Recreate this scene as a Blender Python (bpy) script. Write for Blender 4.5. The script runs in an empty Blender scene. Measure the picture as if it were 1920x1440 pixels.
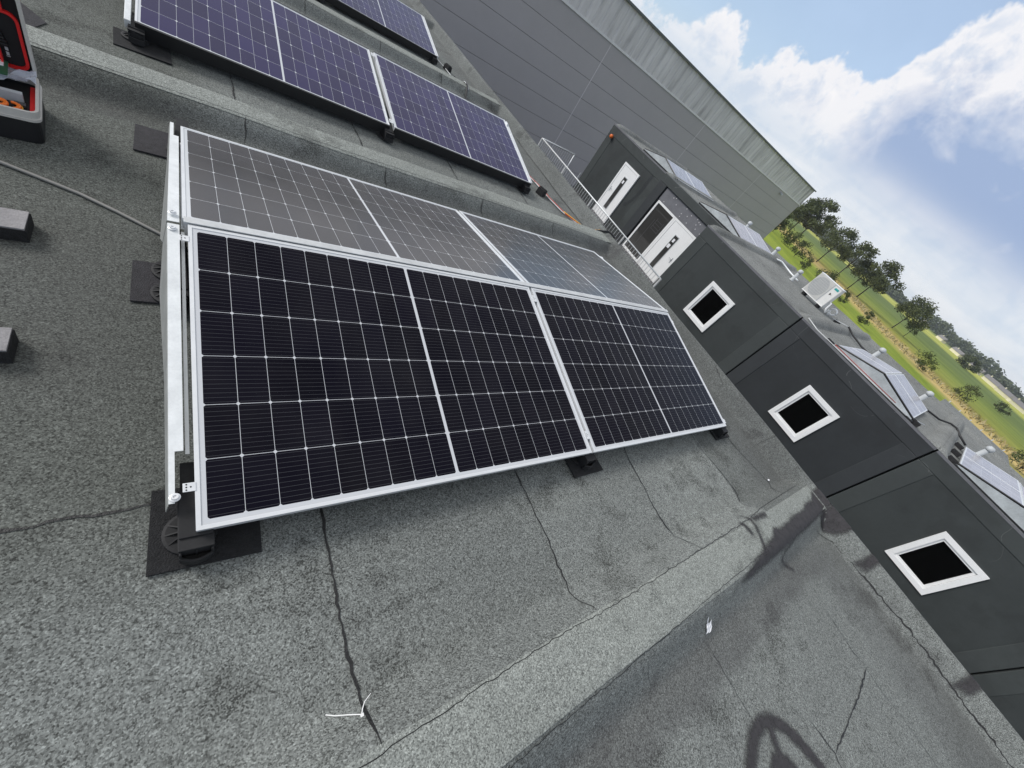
import bpy, bmesh, math, random
from mathutils import Vector, Matrix
import numpy as np
random.seed(7); rng = np.random.default_rng(7)
S = bpy.context.scene
COL = S.collection
R = math.radians

# ------------------------------------------------------------------ camera, sky, sun, exposure
CAM = Vector((-0.01057, -0.52883, 1.49699))
RIGHT = Vector((0.77294923, -0.39448106, 0.49692472))
DOWN = Vector((-0.01766199, -0.79628962, -0.60465767))
FWD = Vector((0.63422199, 0.458593, -0.62245877))
cd = bpy.data.cameras.new('camera'); cam = bpy.data.objects.new('camera', cd); COL.objects.link(cam)
cd.sensor_width = 36; cd.lens = 741.05/1920*36; cd.clip_start = 0.02; cd.clip_end = 9000
m = Matrix((RIGHT, -DOWN, -FWD)).transposed().to_4x4(); m.translation = CAM
cam.matrix_world = m
S.camera = cam

SUN_DIR = Vector((-0.72, 0.66, 0.72)).normalized()      # towards the sun, veiled by thin cloud
SUN_EL = math.asin(SUN_DIR.z); SUN_ROT = math.atan2(SUN_DIR.x, SUN_DIR.y)
sd = bpy.data.lights.new('sun', 'SUN'); sd.energy = 2.4; sd.angle = R(22); sd.color = (1.0, 0.98, 0.955)
so = bpy.data.objects.new('sun', sd); COL.objects.link(so)
so.rotation_euler = SUN_DIR.to_track_quat('Z', 'Y').to_euler(); so.location = (0, 0, 60)

S.view_settings.view_transform = 'Standard'; S.view_settings.look = 'None'
S.view_settings.gamma = 1; S.view_settings.exposure = 0.12; S.view_settings.use_curve_mapping = False
S.cycles.use_denoising = True
S.cycles.max_bounces = 6; S.cycles.diffuse_bounces = 3; S.cycles.glossy_bounces = 3; S.cycles.transmission_bounces = 4; S.cycles.transparent_max_bounces = 8

class NT:
    """small helper for node trees"""
    def __init__(s, tree): s.t = tree; s.n = tree.nodes; s.l = tree.links
    def node(s, typ, **kw):
        n = s.n.new(typ)
        for k, v in kw.items():
            if k == 'inp':
                for a, b in v.items():
                    if hasattr(b, 'links') or isinstance(b, bpy.types.NodeSocket): s.l.new(b, n.inputs[a])
                    else: n.inputs[a].default_value = b
            else: setattr(n, k, v)
        return n
    def math(s, op, a, b=None, c=None, clamp=False):
        n = s.n.new('ShaderNodeMath'); n.operation = op; n.use_clamp = clamp
        for i, v in enumerate((a, b, c)):
            if v is None: continue
            if isinstance(v, bpy.types.NodeSocket): s.l.new(v, n.inputs[i])
            else: n.inputs[i].default_value = v
        return n.outputs[0]
    def mix(s, f, a, b, blend='MIX'):
        n = s.n.new('ShaderNodeMix'); n.data_type = 'RGBA'; n.blend_type = blend; n.clamp_factor = True
        for i, v in ((0, f), (6, a), (7, b)):
            if isinstance(v, bpy.types.NodeSocket): s.l.new(v, n.inputs[i])
            else: n.inputs[i].default_value = (v if i == 0 else (tuple(v)+(1,) if len(v) == 3 else v))
        return n.outputs[2]
    def ramp(s, fac, stops, interp='LINEAR'):
        n = s.n.new('ShaderNodeValToRGB'); n.color_ramp.interpolation = interp
        e = n.color_ramp.elements
        while len(e) > 1: e.remove(e[-1])
        for i, (p, c) in enumerate(stops):
            if not hasattr(c, '__len__'): c = (c, c, c)
            el = e[0] if i == 0 else e.new(p)
            el.position = p; el.color = tuple(c)+(1,)
        if isinstance(fac, bpy.types.NodeSocket): s.l.new(fac, n.inputs[0])
        return n.outputs[0]
    def noise(s, vec, scale, detail=2, rough=0.5, dist=0):
        n = s.n.new('ShaderNodeTexNoise'); n.inputs['Scale'].default_value = scale; n.inputs['Detail'].default_value = detail
        n.inputs['Roughness'].default_value = rough; n.inputs['Distortion'].default_value = dist
        if vec is not None: s.l.new(vec, n.inputs['Vector'])
        return n.outputs[0]
    def vor(s, vec, scale, out='Distance', feat='F1', **kw):
        n = s.n.new('ShaderNodeTexVoronoi'); n.feature = feat; n.inputs['Scale'].default_value = scale
        for k, v in kw.items():
            if k in n.inputs: n.inputs[k].default_value = v
        if vec is not None: s.l.new(vec, n.inputs['Vector'])
        return n.outputs[out]

# ---- world: Nishita sky with cumulus banks above the horizon
W = bpy.data.worlds.new('World'); S.world = W; W.use_nodes = True
w = NT(W.node_tree); w.n.clear()
sky = w.node('ShaderNodeTexSky', sky_type='NISHITA', sun_disc=False, sun_elevation=SUN_EL, sun_rotation=SUN_ROT,
             air_density=1.0, dust_density=1.2, ozone_density=1.6, altitude=0)
tc = w.node('ShaderNodeTexCoord'); gen = tc.outputs['Generated']
sx = w.node('ShaderNodeSeparateXYZ', inp={0: gen})
az = w.math('MULTIPLY', w.math('ARCTAN2', sx.outputs[1], sx.outputs[0]), 180/math.pi)
el = w.math('MULTIPLY', w.math('ARCSINE', sx.outputs[2]), 180/math.pi)
azn = w.math('DIVIDE', w.math('ADD', az, 180), 360)
stops = []      # azimuth -> height of the cloud tops (degrees / 40)
for a, h in [(-180, 9), (-120, 14), (-70, 8), (-40, 16), (-10, 20), (6, 20.5), (18, 20), (23.5, 18.6), (25.2, 16.8), (26.4, 13.6), (27.2, 11.6), (28.6, 11.8), (30.5, 12.4), (33, 11.8), (35.2, 10.9), (36.6, 9.8), (38.2, 8.9), (39.8, 9.6),
             (42, 9.0), (44.5, 7.2), (48, 5.6), (52, 8), (57, 19), (64, 24), (75, 23), (95, 24), (118, 20), (150, 12), (180, 9)]:
    stops.append(((a+180)/360, h/40))
top = w.math('MULTIPLY', w.ramp(azn, stops), 40)
puff = w.vor(gen, 10.0, 'Distance', 'F1', Detail=4.0, Roughness=0.5, Lacunarity=2.3)
fb = w.noise(gen, 15, 7, 0.62)
def mr(v, a, b): return w.node('ShaderNodeMapRange', interpolation_type='SMOOTHSTEP', inp={0: v, 1: a, 2: b}).outputs[0]
rel = w.math('ADD', w.math('SUBTRACT', top, el), w.math('MULTIPLY', w.math('SUBTRACT', 0.50, puff), 4.6))
rel = w.math('ADD', rel, w.math('MULTIPLY_ADD', fb, 5.0, -0.7))
cov = mr(rel, 0.0, 1.3)
# cloud body: white billows near the tops, blue-grey undersides, streaks near the horizon
st_v = w.node('ShaderNodeMapping', inp={0: gen, 3: (1.0, 1.0, 8.0)}).outputs[0]
streak = w.noise(st_v, 2.6, 6, 0.55, 0.5)
body = w.noise(gen, 6.5, 6, 0.58, 0.4)
big_bank = mr(az, 29.0, 22.0)
depth = w.math('MULTIPLY', mr(rel, 2.0, 8.0), w.math('MULTIPLY_ADD', big_bank, 0.75, 0.35))
shade = w.math('MULTIPLY', depth, w.math('MULTIPLY_ADD', body, 2.6, -0.40), clamp=True)
shade = w.math('MULTIPLY', shade, w.math('MULTIPLY_ADD', mr(el, 2.0, 8.0), 0.75, 0.25))
shade2 = w.math('MAXIMUM', shade, w.math('MULTIPLY', mr(puff, 0.25, 0.8), 0.20))
soft_ = w.noise(gen, 22, 6, 0.6, 0.3)
lit = w.mix(w.math('MULTIPLY', mr(soft_, 0.56, 0.36), mr(rel, 0.8, 3.0)), (8.4, 8.2, 8.1), (6.0, 6.45, 7.2))
ccol = w.mix(shade2, lit, (2.9, 3.75, 5.5))
low = mr(el, 9.0, 2.0)
lowc = w.mix(w.math('MULTIPLY_ADD', streak, 4.0, -1.35, clamp=True), (5.0, 5.8, 6.7), (6.9, 7.2, 7.5))
ccol = w.mix(w.math('MULTIPLY', low, 0.8), ccol, lowc)
# thin veil: pale over the blue in front, an almost closed bright layer overhead
veil = w.math('MULTIPLY_ADD', w.noise(gen, 2.0, 5, 0.6), 0.5, w.math('MULTIPLY_ADD', mr(el, 20.0, 50.0), 0.30, 0.22))
base = w.mix(veil, sky.outputs[0], w.mix(mr(el, 16.0, 36.0), (5.6, 7.0, 9.2), (6.3, 6.3, 6.2)))
skyc = w.mix(cov, base, ccol)
bg = w.node('ShaderNodeBackground', inp={0: skyc, 1: 0.115})
wo = w.node('ShaderNodeOutputWorld', inp={0: bg.outputs[0]})

# ------------------------------------------------------------------ materials
def new_mat(name):
    mt = bpy.data.materials.new(name); mt.use_nodes = True
    t = NT(mt.node_tree); p = t.n['Principled BSDF']
    return mt, t, p
def simple(name, col, rough=0.6, metal=0.0, var=0.12, scale=6, bump=0.0, bscale=60, spec=0.5, rvar=0.0):
    mt, t, p = new_mat(name)
    tcn = t.node('ShaderNodeTexCoord'); v = tcn.outputs['Object']
    n1 = t.noise(v, scale, 5, 0.6); n2 = t.noise(v, scale*7, 3, 0.6)
    f = t.math('ADD', t.math('MULTIPLY', n1, 0.65), t.math('MULTIPLY', n2, 0.35))
    lo = tuple(c*(1-var) for c in col); hi = tuple(min(1, c*(1+var)) for c in col)
    t.l.new(t.ramp(f, [(0.3, lo), (0.7, hi)]), p.inputs['Base Color'])
    p.inputs['Metallic'].default_value = metal; p.inputs['Specular IOR Level'].default_value = spec
    if rvar:
        t.l.new(t.ramp(f, [(0.3, max(0, rough-rvar)), (0.7, min(1, rough+rvar))]), p.inputs['Roughness'])
    else: p.inputs['Roughness'].default_value = rough
    if bump:
        b = t.node('ShaderNodeBump', inp={'Height': t.noise(v, bscale, 4, 0.6), 'Strength': bump, 'Distance': 0.01})
        t.l.new(b.outputs[0], p.inputs['Normal'])
    return mt

def bitumen(name, dark, light, patch=0.25, grain=210, stains_shade=False):
    mt, t, p = new_mat(name)
    v = t.node('ShaderNodeTexCoord').outputs['Object']
    cellc = t.node('ShaderNodeTexVoronoi', inp={'Scale': grain, 'Vector': v}); sc_ = t.node('ShaderNodeSeparateColor', inp={0: cellc.outputs['Color']}); g1 = sc_.outputs[0]
    g2 = t.noise(v, grain*0.5, 2, 0.65)
    n1 = t.noise(t.node('ShaderNodeMapping', inp={0: v, 3: (0.8, 1.7, 1.0)}).outputs[0], 1.2, 5, 0.6, 0.5); n2 = t.noise(v, 5.0, 4, 0.6, 0.2)
    g3 = t.noise(v, 34, 4, 0.65)
    f = t.math('ADD', t.math('MULTIPLY_ADD', g1, 0.44, -0.06), t.math('ADD', t.math('MULTIPLY', g2, 0.54), t.math('MULTIPLY', g3, 0.24)))
    # bald places: fewer pale granules
    bald = t.node('ShaderNodeMapRange', interpolation_type='SMOOTHSTEP', inp={0: t.math('ADD', t.math('MULTIPLY', n1, 0.6), t.math('MULTIPLY', n2, 0.5)), 1: 0.58, 2: 0.70}).outputs[0]
    f = t.math('SUBTRACT', f, t.math('MULTIPLY', bald, 0.16))
    mid = tuple(0.30*a+0.70*b for a, b in zip(light, dark)); mid2 = tuple(0.55*a+0.45*b for a, b in zip(light, dark))
    c = t.ramp(f, [(0.26, dark), (0.50, mid), (0.72, mid2), (0.90, light), (1.0, tuple(min(1, q*1.25) for q in light))])
    # broad weathering
    big = t.noise(v, 0.55, 4, 0.6)
    tone = t.math('ADD', t.math('MULTIPLY', big, 0.45), t.math('ADD', t.math('MULTIPLY', n1, 0.4), t.math('MULTIPLY', n2, 0.15)))
    c = t.mix(1.0, c, t.ramp(tone, [(0.32, (1-patch, 1-patch, 1-patch*1.05)), (0.5, (1, 1, 1)), (0.68, (1+patch*.8, 1+patch*.8, 1+patch*.75))]), 'MULTIPLY')
    if stains_shade:
        s = t.node('ShaderNodeSeparateXYZ', inp={0: v}); X, Y = s.outputs[0], s.outputs[1]
        def band(a, lo0, lo1, hi1, hi0):
            u = t.node('ShaderNodeMapRange', interpolation_type='SMOOTHSTEP', inp={0: a, 1: lo0, 2: lo1}).outputs[0]
            d = t.node('ShaderNodeMapRange', interpolation_type='SMOOTHSTEP', inp={0: a, 1: hi0, 2: hi1}).outputs[0]
            return t.math('MULTIPLY', u, d)
        inb = t.math('MULTIPLY', t.math('GREATER_THAN', Y, -0.67), t.math('LESS_THAN', Y, 2.5))
        Xs = t.math('DIVIDE', X, 5.0, clamp=True)
        sheet = t.ramp(Xs, [(0.0, 0.97), (0.072, 0.92), (0.2525, 1.03), (0.433, 1.10), (0.622, 0.80)], 'CONSTANT')
        c = t.mix(t.math('MULTIPLY', inb, t.math('GREATER_THAN', X, 0.3)), c, t.mix(1.0, c, sheet, 'MULTIPLY'))
        # an older, darker run of felt left of the array
        old = t.math('MULTIPLY', t.node('ShaderNodeMapRange', interpolation_type='SMOOTHSTEP', inp={0: X, 1: 0.30, 2: -0.15}).outputs[0], t.node('ShaderNodeMapRange', interpolation_type='SMOOTHSTEP', inp={0: Y, 1: -0.3, 2: 0.25}).outputs[0])
        c = t.mix(t.math('MULTIPLY', old, 0.9), c, t.mix(1.0, c, (0.60, 0.60, 0.57), 'MULTIPLY'))
        wob = t.math('MULTIPLY', t.math('SUBTRACT', t.noise(v, 1.6, 4, 0.6), 0.5), 0.5)
        Xw = t.math('ADD', X, wob); Yw = t.math('ADD', Y, t.math('MULTIPLY', wob, 0.5))
        # dirt washed against the edge upstand; near-roll water dirt is deepened with painted shade
        d1 = t.math('MULTIPLY', band(Xw, 3.35, 3.7, 3.98, 4.08), band(Y, -9, -8, -1.2, -0.95))
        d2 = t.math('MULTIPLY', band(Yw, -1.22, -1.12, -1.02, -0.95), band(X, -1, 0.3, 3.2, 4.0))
        d3 = t.math('MULTIPLY', band(Xw, 3.5, 3.75, 4.05, 4.25), band(Y, -0.7, -0.5, 14, 18))
        d4 = t.math('MULTIPLY', band(Xw, -3, -2, -0.35, 0.1), band(Yw, 0.35, 0.75, 1.2, 1.7))
        d5 = t.math('MULTIPLY', band(Yw, 2.36, 2.46, 2.55, 2.63), 0.30)  # painted shade along the foot of the second roll
        dirt_shade = t.math('ADD', d5, t.math('ADD', t.math('MULTIPLY', d1, 0.30), t.math('ADD', t.math('MULTIPLY', d2, 0.45), t.math('ADD', t.math('MULTIPLY', d3, 0.28), t.math('MULTIPLY', d4, 0.22)))))
        dirt_shade = t.math('MULTIPLY', dirt_shade, t.math('MULTIPLY_ADD', n2, 1.2, 0.35), clamp=True)
        c = t.mix(dirt_shade, c, (0.05, 0.047, 0.05))
    t.l.new(c, p.inputs['Base Color'])
    p.inputs['Roughness'].default_value = 0.9; p.inputs['Specular IOR Level'].default_value = 0.25
    b = t.node('ShaderNodeBump', inp={'Height': t.math('ADD', f, t.math('MULTIPLY', n2, 0.8)), 'Strength': 0.45, 'Distance': 0.0035})
    t.l.new(b.outputs[0], p.inputs['Normal'])
    return mt

def cells_mat(name, cell, L, Wd, alt=False, spec=0.5, rough=0.08, line=(0.62, 0.64, 0.66), m=0.026, bus=0.35):
    """mono half-cut cells behind glass: white gaps, corner diamonds, busbars; object coordinates in metres"""
    mt, t, p = new_mat(name)
    v = t.node('ShaderNodeTexCoord').outputs['Object']
    s = t.node('ShaderNodeSeparateXYZ', inp={0: v}); X, Y = s.outputs[0], s.outputs[1]
    g = 0.013; px = (L-2*m-g)/18; py = (Wd-2*m)/6
    xr = t.math('SUBTRACT', t.math('ABSOLUTE', t.math('SUBTRACT', X, L/2)), g/2)
    def edge(a, per):
        return t.math('PINGPONG', a, per/2)       # distance to the nearest multiple of per
    dx = edge(xr, px); yr = t.math('SUBTRACT', Y, m); dy = edge(yr, py)
    lt = lambda a, b: t.math('LESS_THAN', a, b)
    white = t.math('MAXIMUM', lt(dx, 0.0007), lt(dy, 0.0008))
    white = t.math('MAXIMUM', white, lt(xr, 0.0))
    white = t.math('MAXIMUM', white, t.math('GREATER_THAN', xr, 9*px))
    white = t.math('MAXIMUM', white, t.math('MAXIMUM', lt(yr, 0.0), t.math('GREATER_THAN', yr, 6*py)))
    dd = edge(t.math('ADD', xr, px), 2*px) if alt else dx
    white = t.math('MAXIMUM', white, lt(t.math('ADD', dd, dy), 0.0085 if alt else 0.0070))
    nb = 11
    db = t.math('ABSOLUTE', t.math('SUBTRACT', t.math('FRACT', t.math('MULTIPLY', yr, nb/py)), 0.5))
    busm = t.math('MULTIPLY', lt(db, 0.5*0.0011*nb/py), bus)
    # small tone differences from cell to cell
    cid = t.node('ShaderNodeCombineXYZ', inp={0: t.math('FLOOR', t.math('DIVIDE', xr, px)), 1: t.math('FLOOR', t.math('DIVIDE', yr, py)), 2: 0.0})
    wn = t.node('ShaderNodeTexWhiteNoise', inp={0: cid.outputs[0]}).outputs['Value']
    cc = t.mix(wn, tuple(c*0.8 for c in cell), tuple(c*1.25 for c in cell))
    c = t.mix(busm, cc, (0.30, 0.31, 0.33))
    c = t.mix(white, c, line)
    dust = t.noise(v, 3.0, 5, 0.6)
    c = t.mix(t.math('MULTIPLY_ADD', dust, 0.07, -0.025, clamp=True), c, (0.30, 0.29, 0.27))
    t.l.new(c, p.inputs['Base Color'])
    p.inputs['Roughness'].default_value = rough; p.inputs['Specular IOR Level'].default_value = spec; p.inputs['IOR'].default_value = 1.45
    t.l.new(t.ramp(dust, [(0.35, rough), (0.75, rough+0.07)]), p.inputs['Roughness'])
    return mt

PL, PW = 1.722, 1.134
M = dict(
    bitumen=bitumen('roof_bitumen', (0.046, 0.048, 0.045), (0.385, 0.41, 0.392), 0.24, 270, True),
    cap=bitumen('cap_sheet', (0.085, 0.09, 0.084), (0.52, 0.55, 0.51), 0.15, 300),
    farbit=bitumen('far_bitumen', (0.075, 0.078, 0.076), (0.42, 0.43, 0.41), 0.35, 120),
    seam=simple('black_bitumen', (0.010, 0.010, 0.010), 0.55, bump=0.5, bscale=90),
    bleed=simple('melted_bitumen', (0.028, 0.026, 0.029), 0.75, var=0.35, scale=30, bump=0.4, bscale=120),
    cells=cells_mat('mono_cells_black', (0.0032, 0.0027, 0.0075), PL, PW, False, 0.09, 0.05, line=(0.58, 0.59, 0.61), bus=0.19),
    cellsB=cells_mat('mono_cells_rear_glare', (0.036, 0.031, 0.029), PL, PW, False, 1.0, 0.15, bus=0.0),  # paler than the front cells: dust plus glare put into the colour
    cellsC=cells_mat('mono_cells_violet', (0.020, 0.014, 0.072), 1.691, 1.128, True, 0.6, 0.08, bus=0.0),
    cellsF=cells_mat('mono_cells_far_glare', (0.34, 0.33, 0.36), 1.44, 1.06, False, 1.0, 0.22, bus=0.0),  # pale cell colour stands in for sky glare on the glass
    alu=simple('anodised_aluminium', (0.78, 0.79, 0.80), 0.42, 0.35, 0.05, 8, rvar=0.08),
    aludark=simple('black_frame', (0.015, 0.015, 0.016), 0.4),
    galv=simple('galvanised_steel', (0.78, 0.80, 0.80), 0.45, 0.25, 0.10, 16, 0.05, 40, rvar=0.12),
    galvd=simple('weathered_zinc_plate', (0.60, 0.61, 0.61), 0.5, 0.2, 0.16, 7, rvar=0.1),
    plastic=simple('black_plastic', (0.022, 0.022, 0.023), 0.6, var=0.25, scale=20, spec=0.25),
    rubber=simple('black_rubber_granulate', (0.018, 0.018, 0.019), 0.95, var=0.6, scale=60, bump=0.8, bscale=220),
    rubber2=simple('worn_rubber_granulate', (0.045, 0.043, 0.047), 0.95, var=0.35, scale=40, bump=0.8, bscale=220),
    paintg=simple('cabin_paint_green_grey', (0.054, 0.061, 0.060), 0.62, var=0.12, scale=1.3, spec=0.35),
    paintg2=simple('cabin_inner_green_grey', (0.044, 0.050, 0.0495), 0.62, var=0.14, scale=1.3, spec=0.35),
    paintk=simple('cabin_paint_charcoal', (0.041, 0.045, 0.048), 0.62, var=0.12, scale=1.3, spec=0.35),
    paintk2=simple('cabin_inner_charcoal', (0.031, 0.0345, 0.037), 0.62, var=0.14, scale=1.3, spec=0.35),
    gap=simple('joint_black', (0.006, 0.006, 0.006), 0.9),
    white=simple('white_upvc', (0.86, 0.86, 0.85), 0.35, var=0.04, scale=5),
    whitepaint=simple('white_paint', (0.74, 0.73, 0.70), 0.45, var=0.06, scale=7),
    hall=simple('hall_panel_grey', (0.39, 0.37, 0.373), 0.55, var=0.05, scale=0.25, spec=0.4),
    hallj=simple('hall_joint_strip', (0.56, 0.53, 0.54), 0.5, var=0.05),
    webm=simple('dull_zinc_web', (0.30, 0.31, 0.30), 0.5, 0.2, 0.2, 12),
    plate=simple('zinc_end_plate', (0.50, 0.53, 0.54), 0.35, 0.3, 0.22, 4, rvar=0.1),
    gutter=simple('hall_gutter', (0.10, 0.11, 0.11), 0.5),
    trim=simple('hall_trim', (0.68, 0.67, 0.67), 0.45, 0.2),
    steel=simple('dark_steel', (0.10, 0.10, 0.105), 0.5, 0.5),
    pipe=simple('grey_pvc', (0.46, 0.48, 0.49), 0.5),
    cable=simple('grey_cable', (0.22, 0.215, 0.20), 0.55),
    cableb=simple('black_cable', (0.012, 0.012, 0.013), 0.5),
    red=simple('red_wire', (0.40, 0.05, 0.03), 0.5),
    redfoam=simple('red_foam', (0.75, 0.02, 0.02), 0.5),
    orange=simple('orange_grip', (0.95, 0.20, 0.02), 0.35),
    yellow=simple('yellow_grip', (0.80, 0.42, 0.03), 0.4),
    rim=simple('pale_case_rim', (0.55, 0.53, 0.49), 0.4),
    casebk=simple('black_case', (0.014, 0.014, 0.016), 0.45),
    blacktex=simple('black_fabric', (0.010, 0.010, 0.011), 0.8),
    greenlab=simple('green_label', (0.03, 0.11, 0.06), 0.4),
    concrete=simple('grey_paver', (0.26, 0.25, 0.255), 0.85, var=0.25, scale=18, bump=0.4, bscale=80),
    board=simple('grey_soffit_board', (0.15, 0.152, 0.165), 0.7, var=0.22, scale=4),
    bark=simple('bark', (0.05, 0.042, 0.033), 0.9, var=0.3, scale=3),
    amber=simple('amber_lens', (0.80, 0.17, 0.03), 0.3),
    paper=simple('white_paper', (0.82, 0.82, 0.84), 0.7, var=0.04),
    teal=simple('teal_badge', (0.02, 0.33, 0.33), 0.4),
    skin=simple('skin', (0.48, 0.29, 0.21), 0.5),
    cloth=simple('navy_work_cloth', (0.03, 0.035, 0.05), 0.85),
)
for nm in ('paintg', 'paintk', 'paintg2', 'paintk2'):
    t = NT(M[nm].node_tree); p = t.n['Principled BSDF']; src = p.inputs['Base Color'].links[0].from_socket; v = t.node('ShaderNodeTexCoord').outputs['Object']
    sp = t.node('ShaderNodeSeparateXYZ', inp={0: v})
    ln = t.math('LESS_THAN', t.math('ABSOLUTE', t.math('SUBTRACT', t.noise(v, 0.9, 1, 0.4, 0.25), 0.5)), 0.0022)
    br = t.math('GREATER_THAN', t.noise(v, 3.1, 2, 0.5), 0.53)
    up = t.node('ShaderNodeMapRange', inp={0: sp.outputs[2], 1: -0.75, 2: -0.3}).outputs[0]
    c = t.mix(t.math('MULTIPLY', t.math('MULTIPLY', ln, br), t.math('MULTIPLY', up, 0.38)), src, (0.22, 0.23, 0.22))
    damp = t.node('ShaderNodeMapRange', interpolation_type='SMOOTHSTEP', inp={0: t.noise(v, 0.9, 5, 0.6), 1: 0.52, 2: 0.60}).outputs[0]
    c = t.mix(t.math('MULTIPLY', damp, 0.22), c, (0.02, 0.021, 0.021)); t.l.new(c, p.inputs['Base Color'])
def glass_dark(name, col=(0.004, 0.004, 0.005), rough=0.03, spec=0.5):
    mt, t, p = new_mat(name); p.inputs['Base Color'].default_value = (*col, 1); p.inputs['Roughness'].default_value = rough; p.inputs['Specular IOR Level'].default_value = spec
    return mt
M['pane'] = glass_dark('window_glass', (0.003, 0.003, 0.003), 0.02, 0.32)
M['pane2'] = glass_dark('side_light_glass', (0.045, 0.044, 0.042), 0.04, 0.6)
def clear_plastic():
    mt, t, p = new_mat('clear_plastic'); p.inputs['Base Color'].default_value = (0.62, 0.66, 0.75, 1); p.inputs['Roughness'].default_value = 0.18; p.inputs['Alpha'].default_value = 0.55
    return mt
M['bag'] = clear_plastic()
def corrugated():
    mt, t, p = new_mat('ribbed_zinc_sheet')
    v = t.node('ShaderNodeTexCoord').outputs['Object']
    vv = t.node('ShaderNodeMapping', inp={0: v, 3: (1.6, 1.0, 0.22)}).outputs[0]
    n = t.noise(vv, 1.1, 6, 0.65)
    n2 = t.noise(v, 0.25, 3, 0.5)
    f = t.math('ADD', t.math('MULTIPLY', n, 0.75), t.math('MULTIPLY', n2, 0.35))
    t.l.new(t.ramp(f, [(0.36, (0.34, 0.325, 0.325)), (0.52, (0.56, 0.54, 0.54)), (0.72, (0.74, 0.715, 0.715))]), p.inputs['Base Color'])
    p.inputs['Roughness'].default_value = 0.5; p.inputs['Metallic'].default_value = 0.15
    return mt
M['band'] = corrugated()
def leaf(name, a, b):
    mt, t, p = new_mat(name)
    oi = t.node('ShaderNodeNewGeometry').outputs['Random Per Island']
    t.l.new(t.ramp(oi, [(0.0, a), (1.0, b)]), p.inputs['Base Color']); p.inputs['Roughness'].default_value = 0.65
    p.inputs['Specular IOR Level'].default_value = 0.2
    return mt
M['leaf'] = leaf('tree_leaves', (0.040, 0.052, 0.020), (0.12, 0.14, 0.055))
M['leaf2'] = leaf('shrub_leaves', (0.045, 0.060, 0.016), (0.13, 0.16, 0.05))
M['far'] = leaf('far_wood_leaves', (0.05, 0.065, 0.036), (0.12, 0.14, 0.075))
M['reed'] = leaf('dry_reed', (0.17, 0.17, 0.06), (0.46, 0.38, 0.22))
M['roofc'] = simple('far_roof_tiles', (0.20, 0.19, 0.19), 0.8)
M['housew'] = simple('cream_wall', (0.72, 0.66, 0.50), 0.8)
def field():
    mt, t, p = new_mat('fields')
    v = t.node('ShaderNodeTexCoord').outputs['Object']
    s = t.node('ShaderNodeSeparateXYZ', inp={0: v})
    d = t.math('SUBTRACT', t.math('MULTIPLY', s.outputs[0], 0.78), t.math('MULTIPLY', s.outputs[1], 0.626))
    a = t.math('ADD', t.math('MULTIPLY', s.outputs[0], 0.626), t.math('MULTIPLY', s.outputs[1], 0.78))
    cv = t.node('ShaderNodeCombineXYZ', inp={0: t.math('MULTIPLY', d, 1.0), 1: t.math('MULTIPLY', a, 0.06), 2: 0.0}).outputs[0]
    row = t.noise(cv, 0.12, 5, 0.7); pat = t.noise(v, 0.03, 4, 0.6); fine = t.noise(v, 0.8, 3, 0.6)
    dn = t.math('DIVIDE', t.math('ADD', d, t.math('MULTIPLY', t.math('SUBTRACT', pat, 0.5), 14)), 800)
    c = t.ramp(dn, [(0.0, (0.198, 0.263, 0.037)), (0.105, (0.213, 0.276, 0.037)), (0.117, (0.483, 0.380, 0.150)), (0.132, (0.414, 0.333, 0.120)), (0.139, (0.296, 0.269, 0.060)), (0.15, (0.238, 0.263, 0.050)), (0.185, (0.174, 0.224, 0.042)),
                    (0.25, (0.118, 0.165, 0.044)), (0.36, (0.135, 0.184, 0.050)), (0.40, (0.380, 0.407, 0.078)), (0.55, (0.428, 0.447, 0.093)), (0.62, (0.206, 0.250, 0.063)), (1.0, (0.138, 0.172, 0.078))])
    f = t.math('ADD', t.math('MULTIPLY', row, 0.6), t.math('ADD', t.math('MULTIPLY', fine, 0.2), t.math('MULTIPLY', pat, 0.3)))
    c = t.mix(1.0, c, t.ramp(f, [(0.36, (0.50, 0.56, 0.50)), (0.52, (0.95, 0.95, 0.95)), (0.68, (1.45, 1.32, 1.35))]), 'MULTIPLY')
    t.l.new(c, p.inputs['Base Color']); p.inputs['Roughness'].default_value = 0.95; p.inputs['Specular IOR Level'].default_value = 0.1
    return mt
M['field'] = field()

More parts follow.
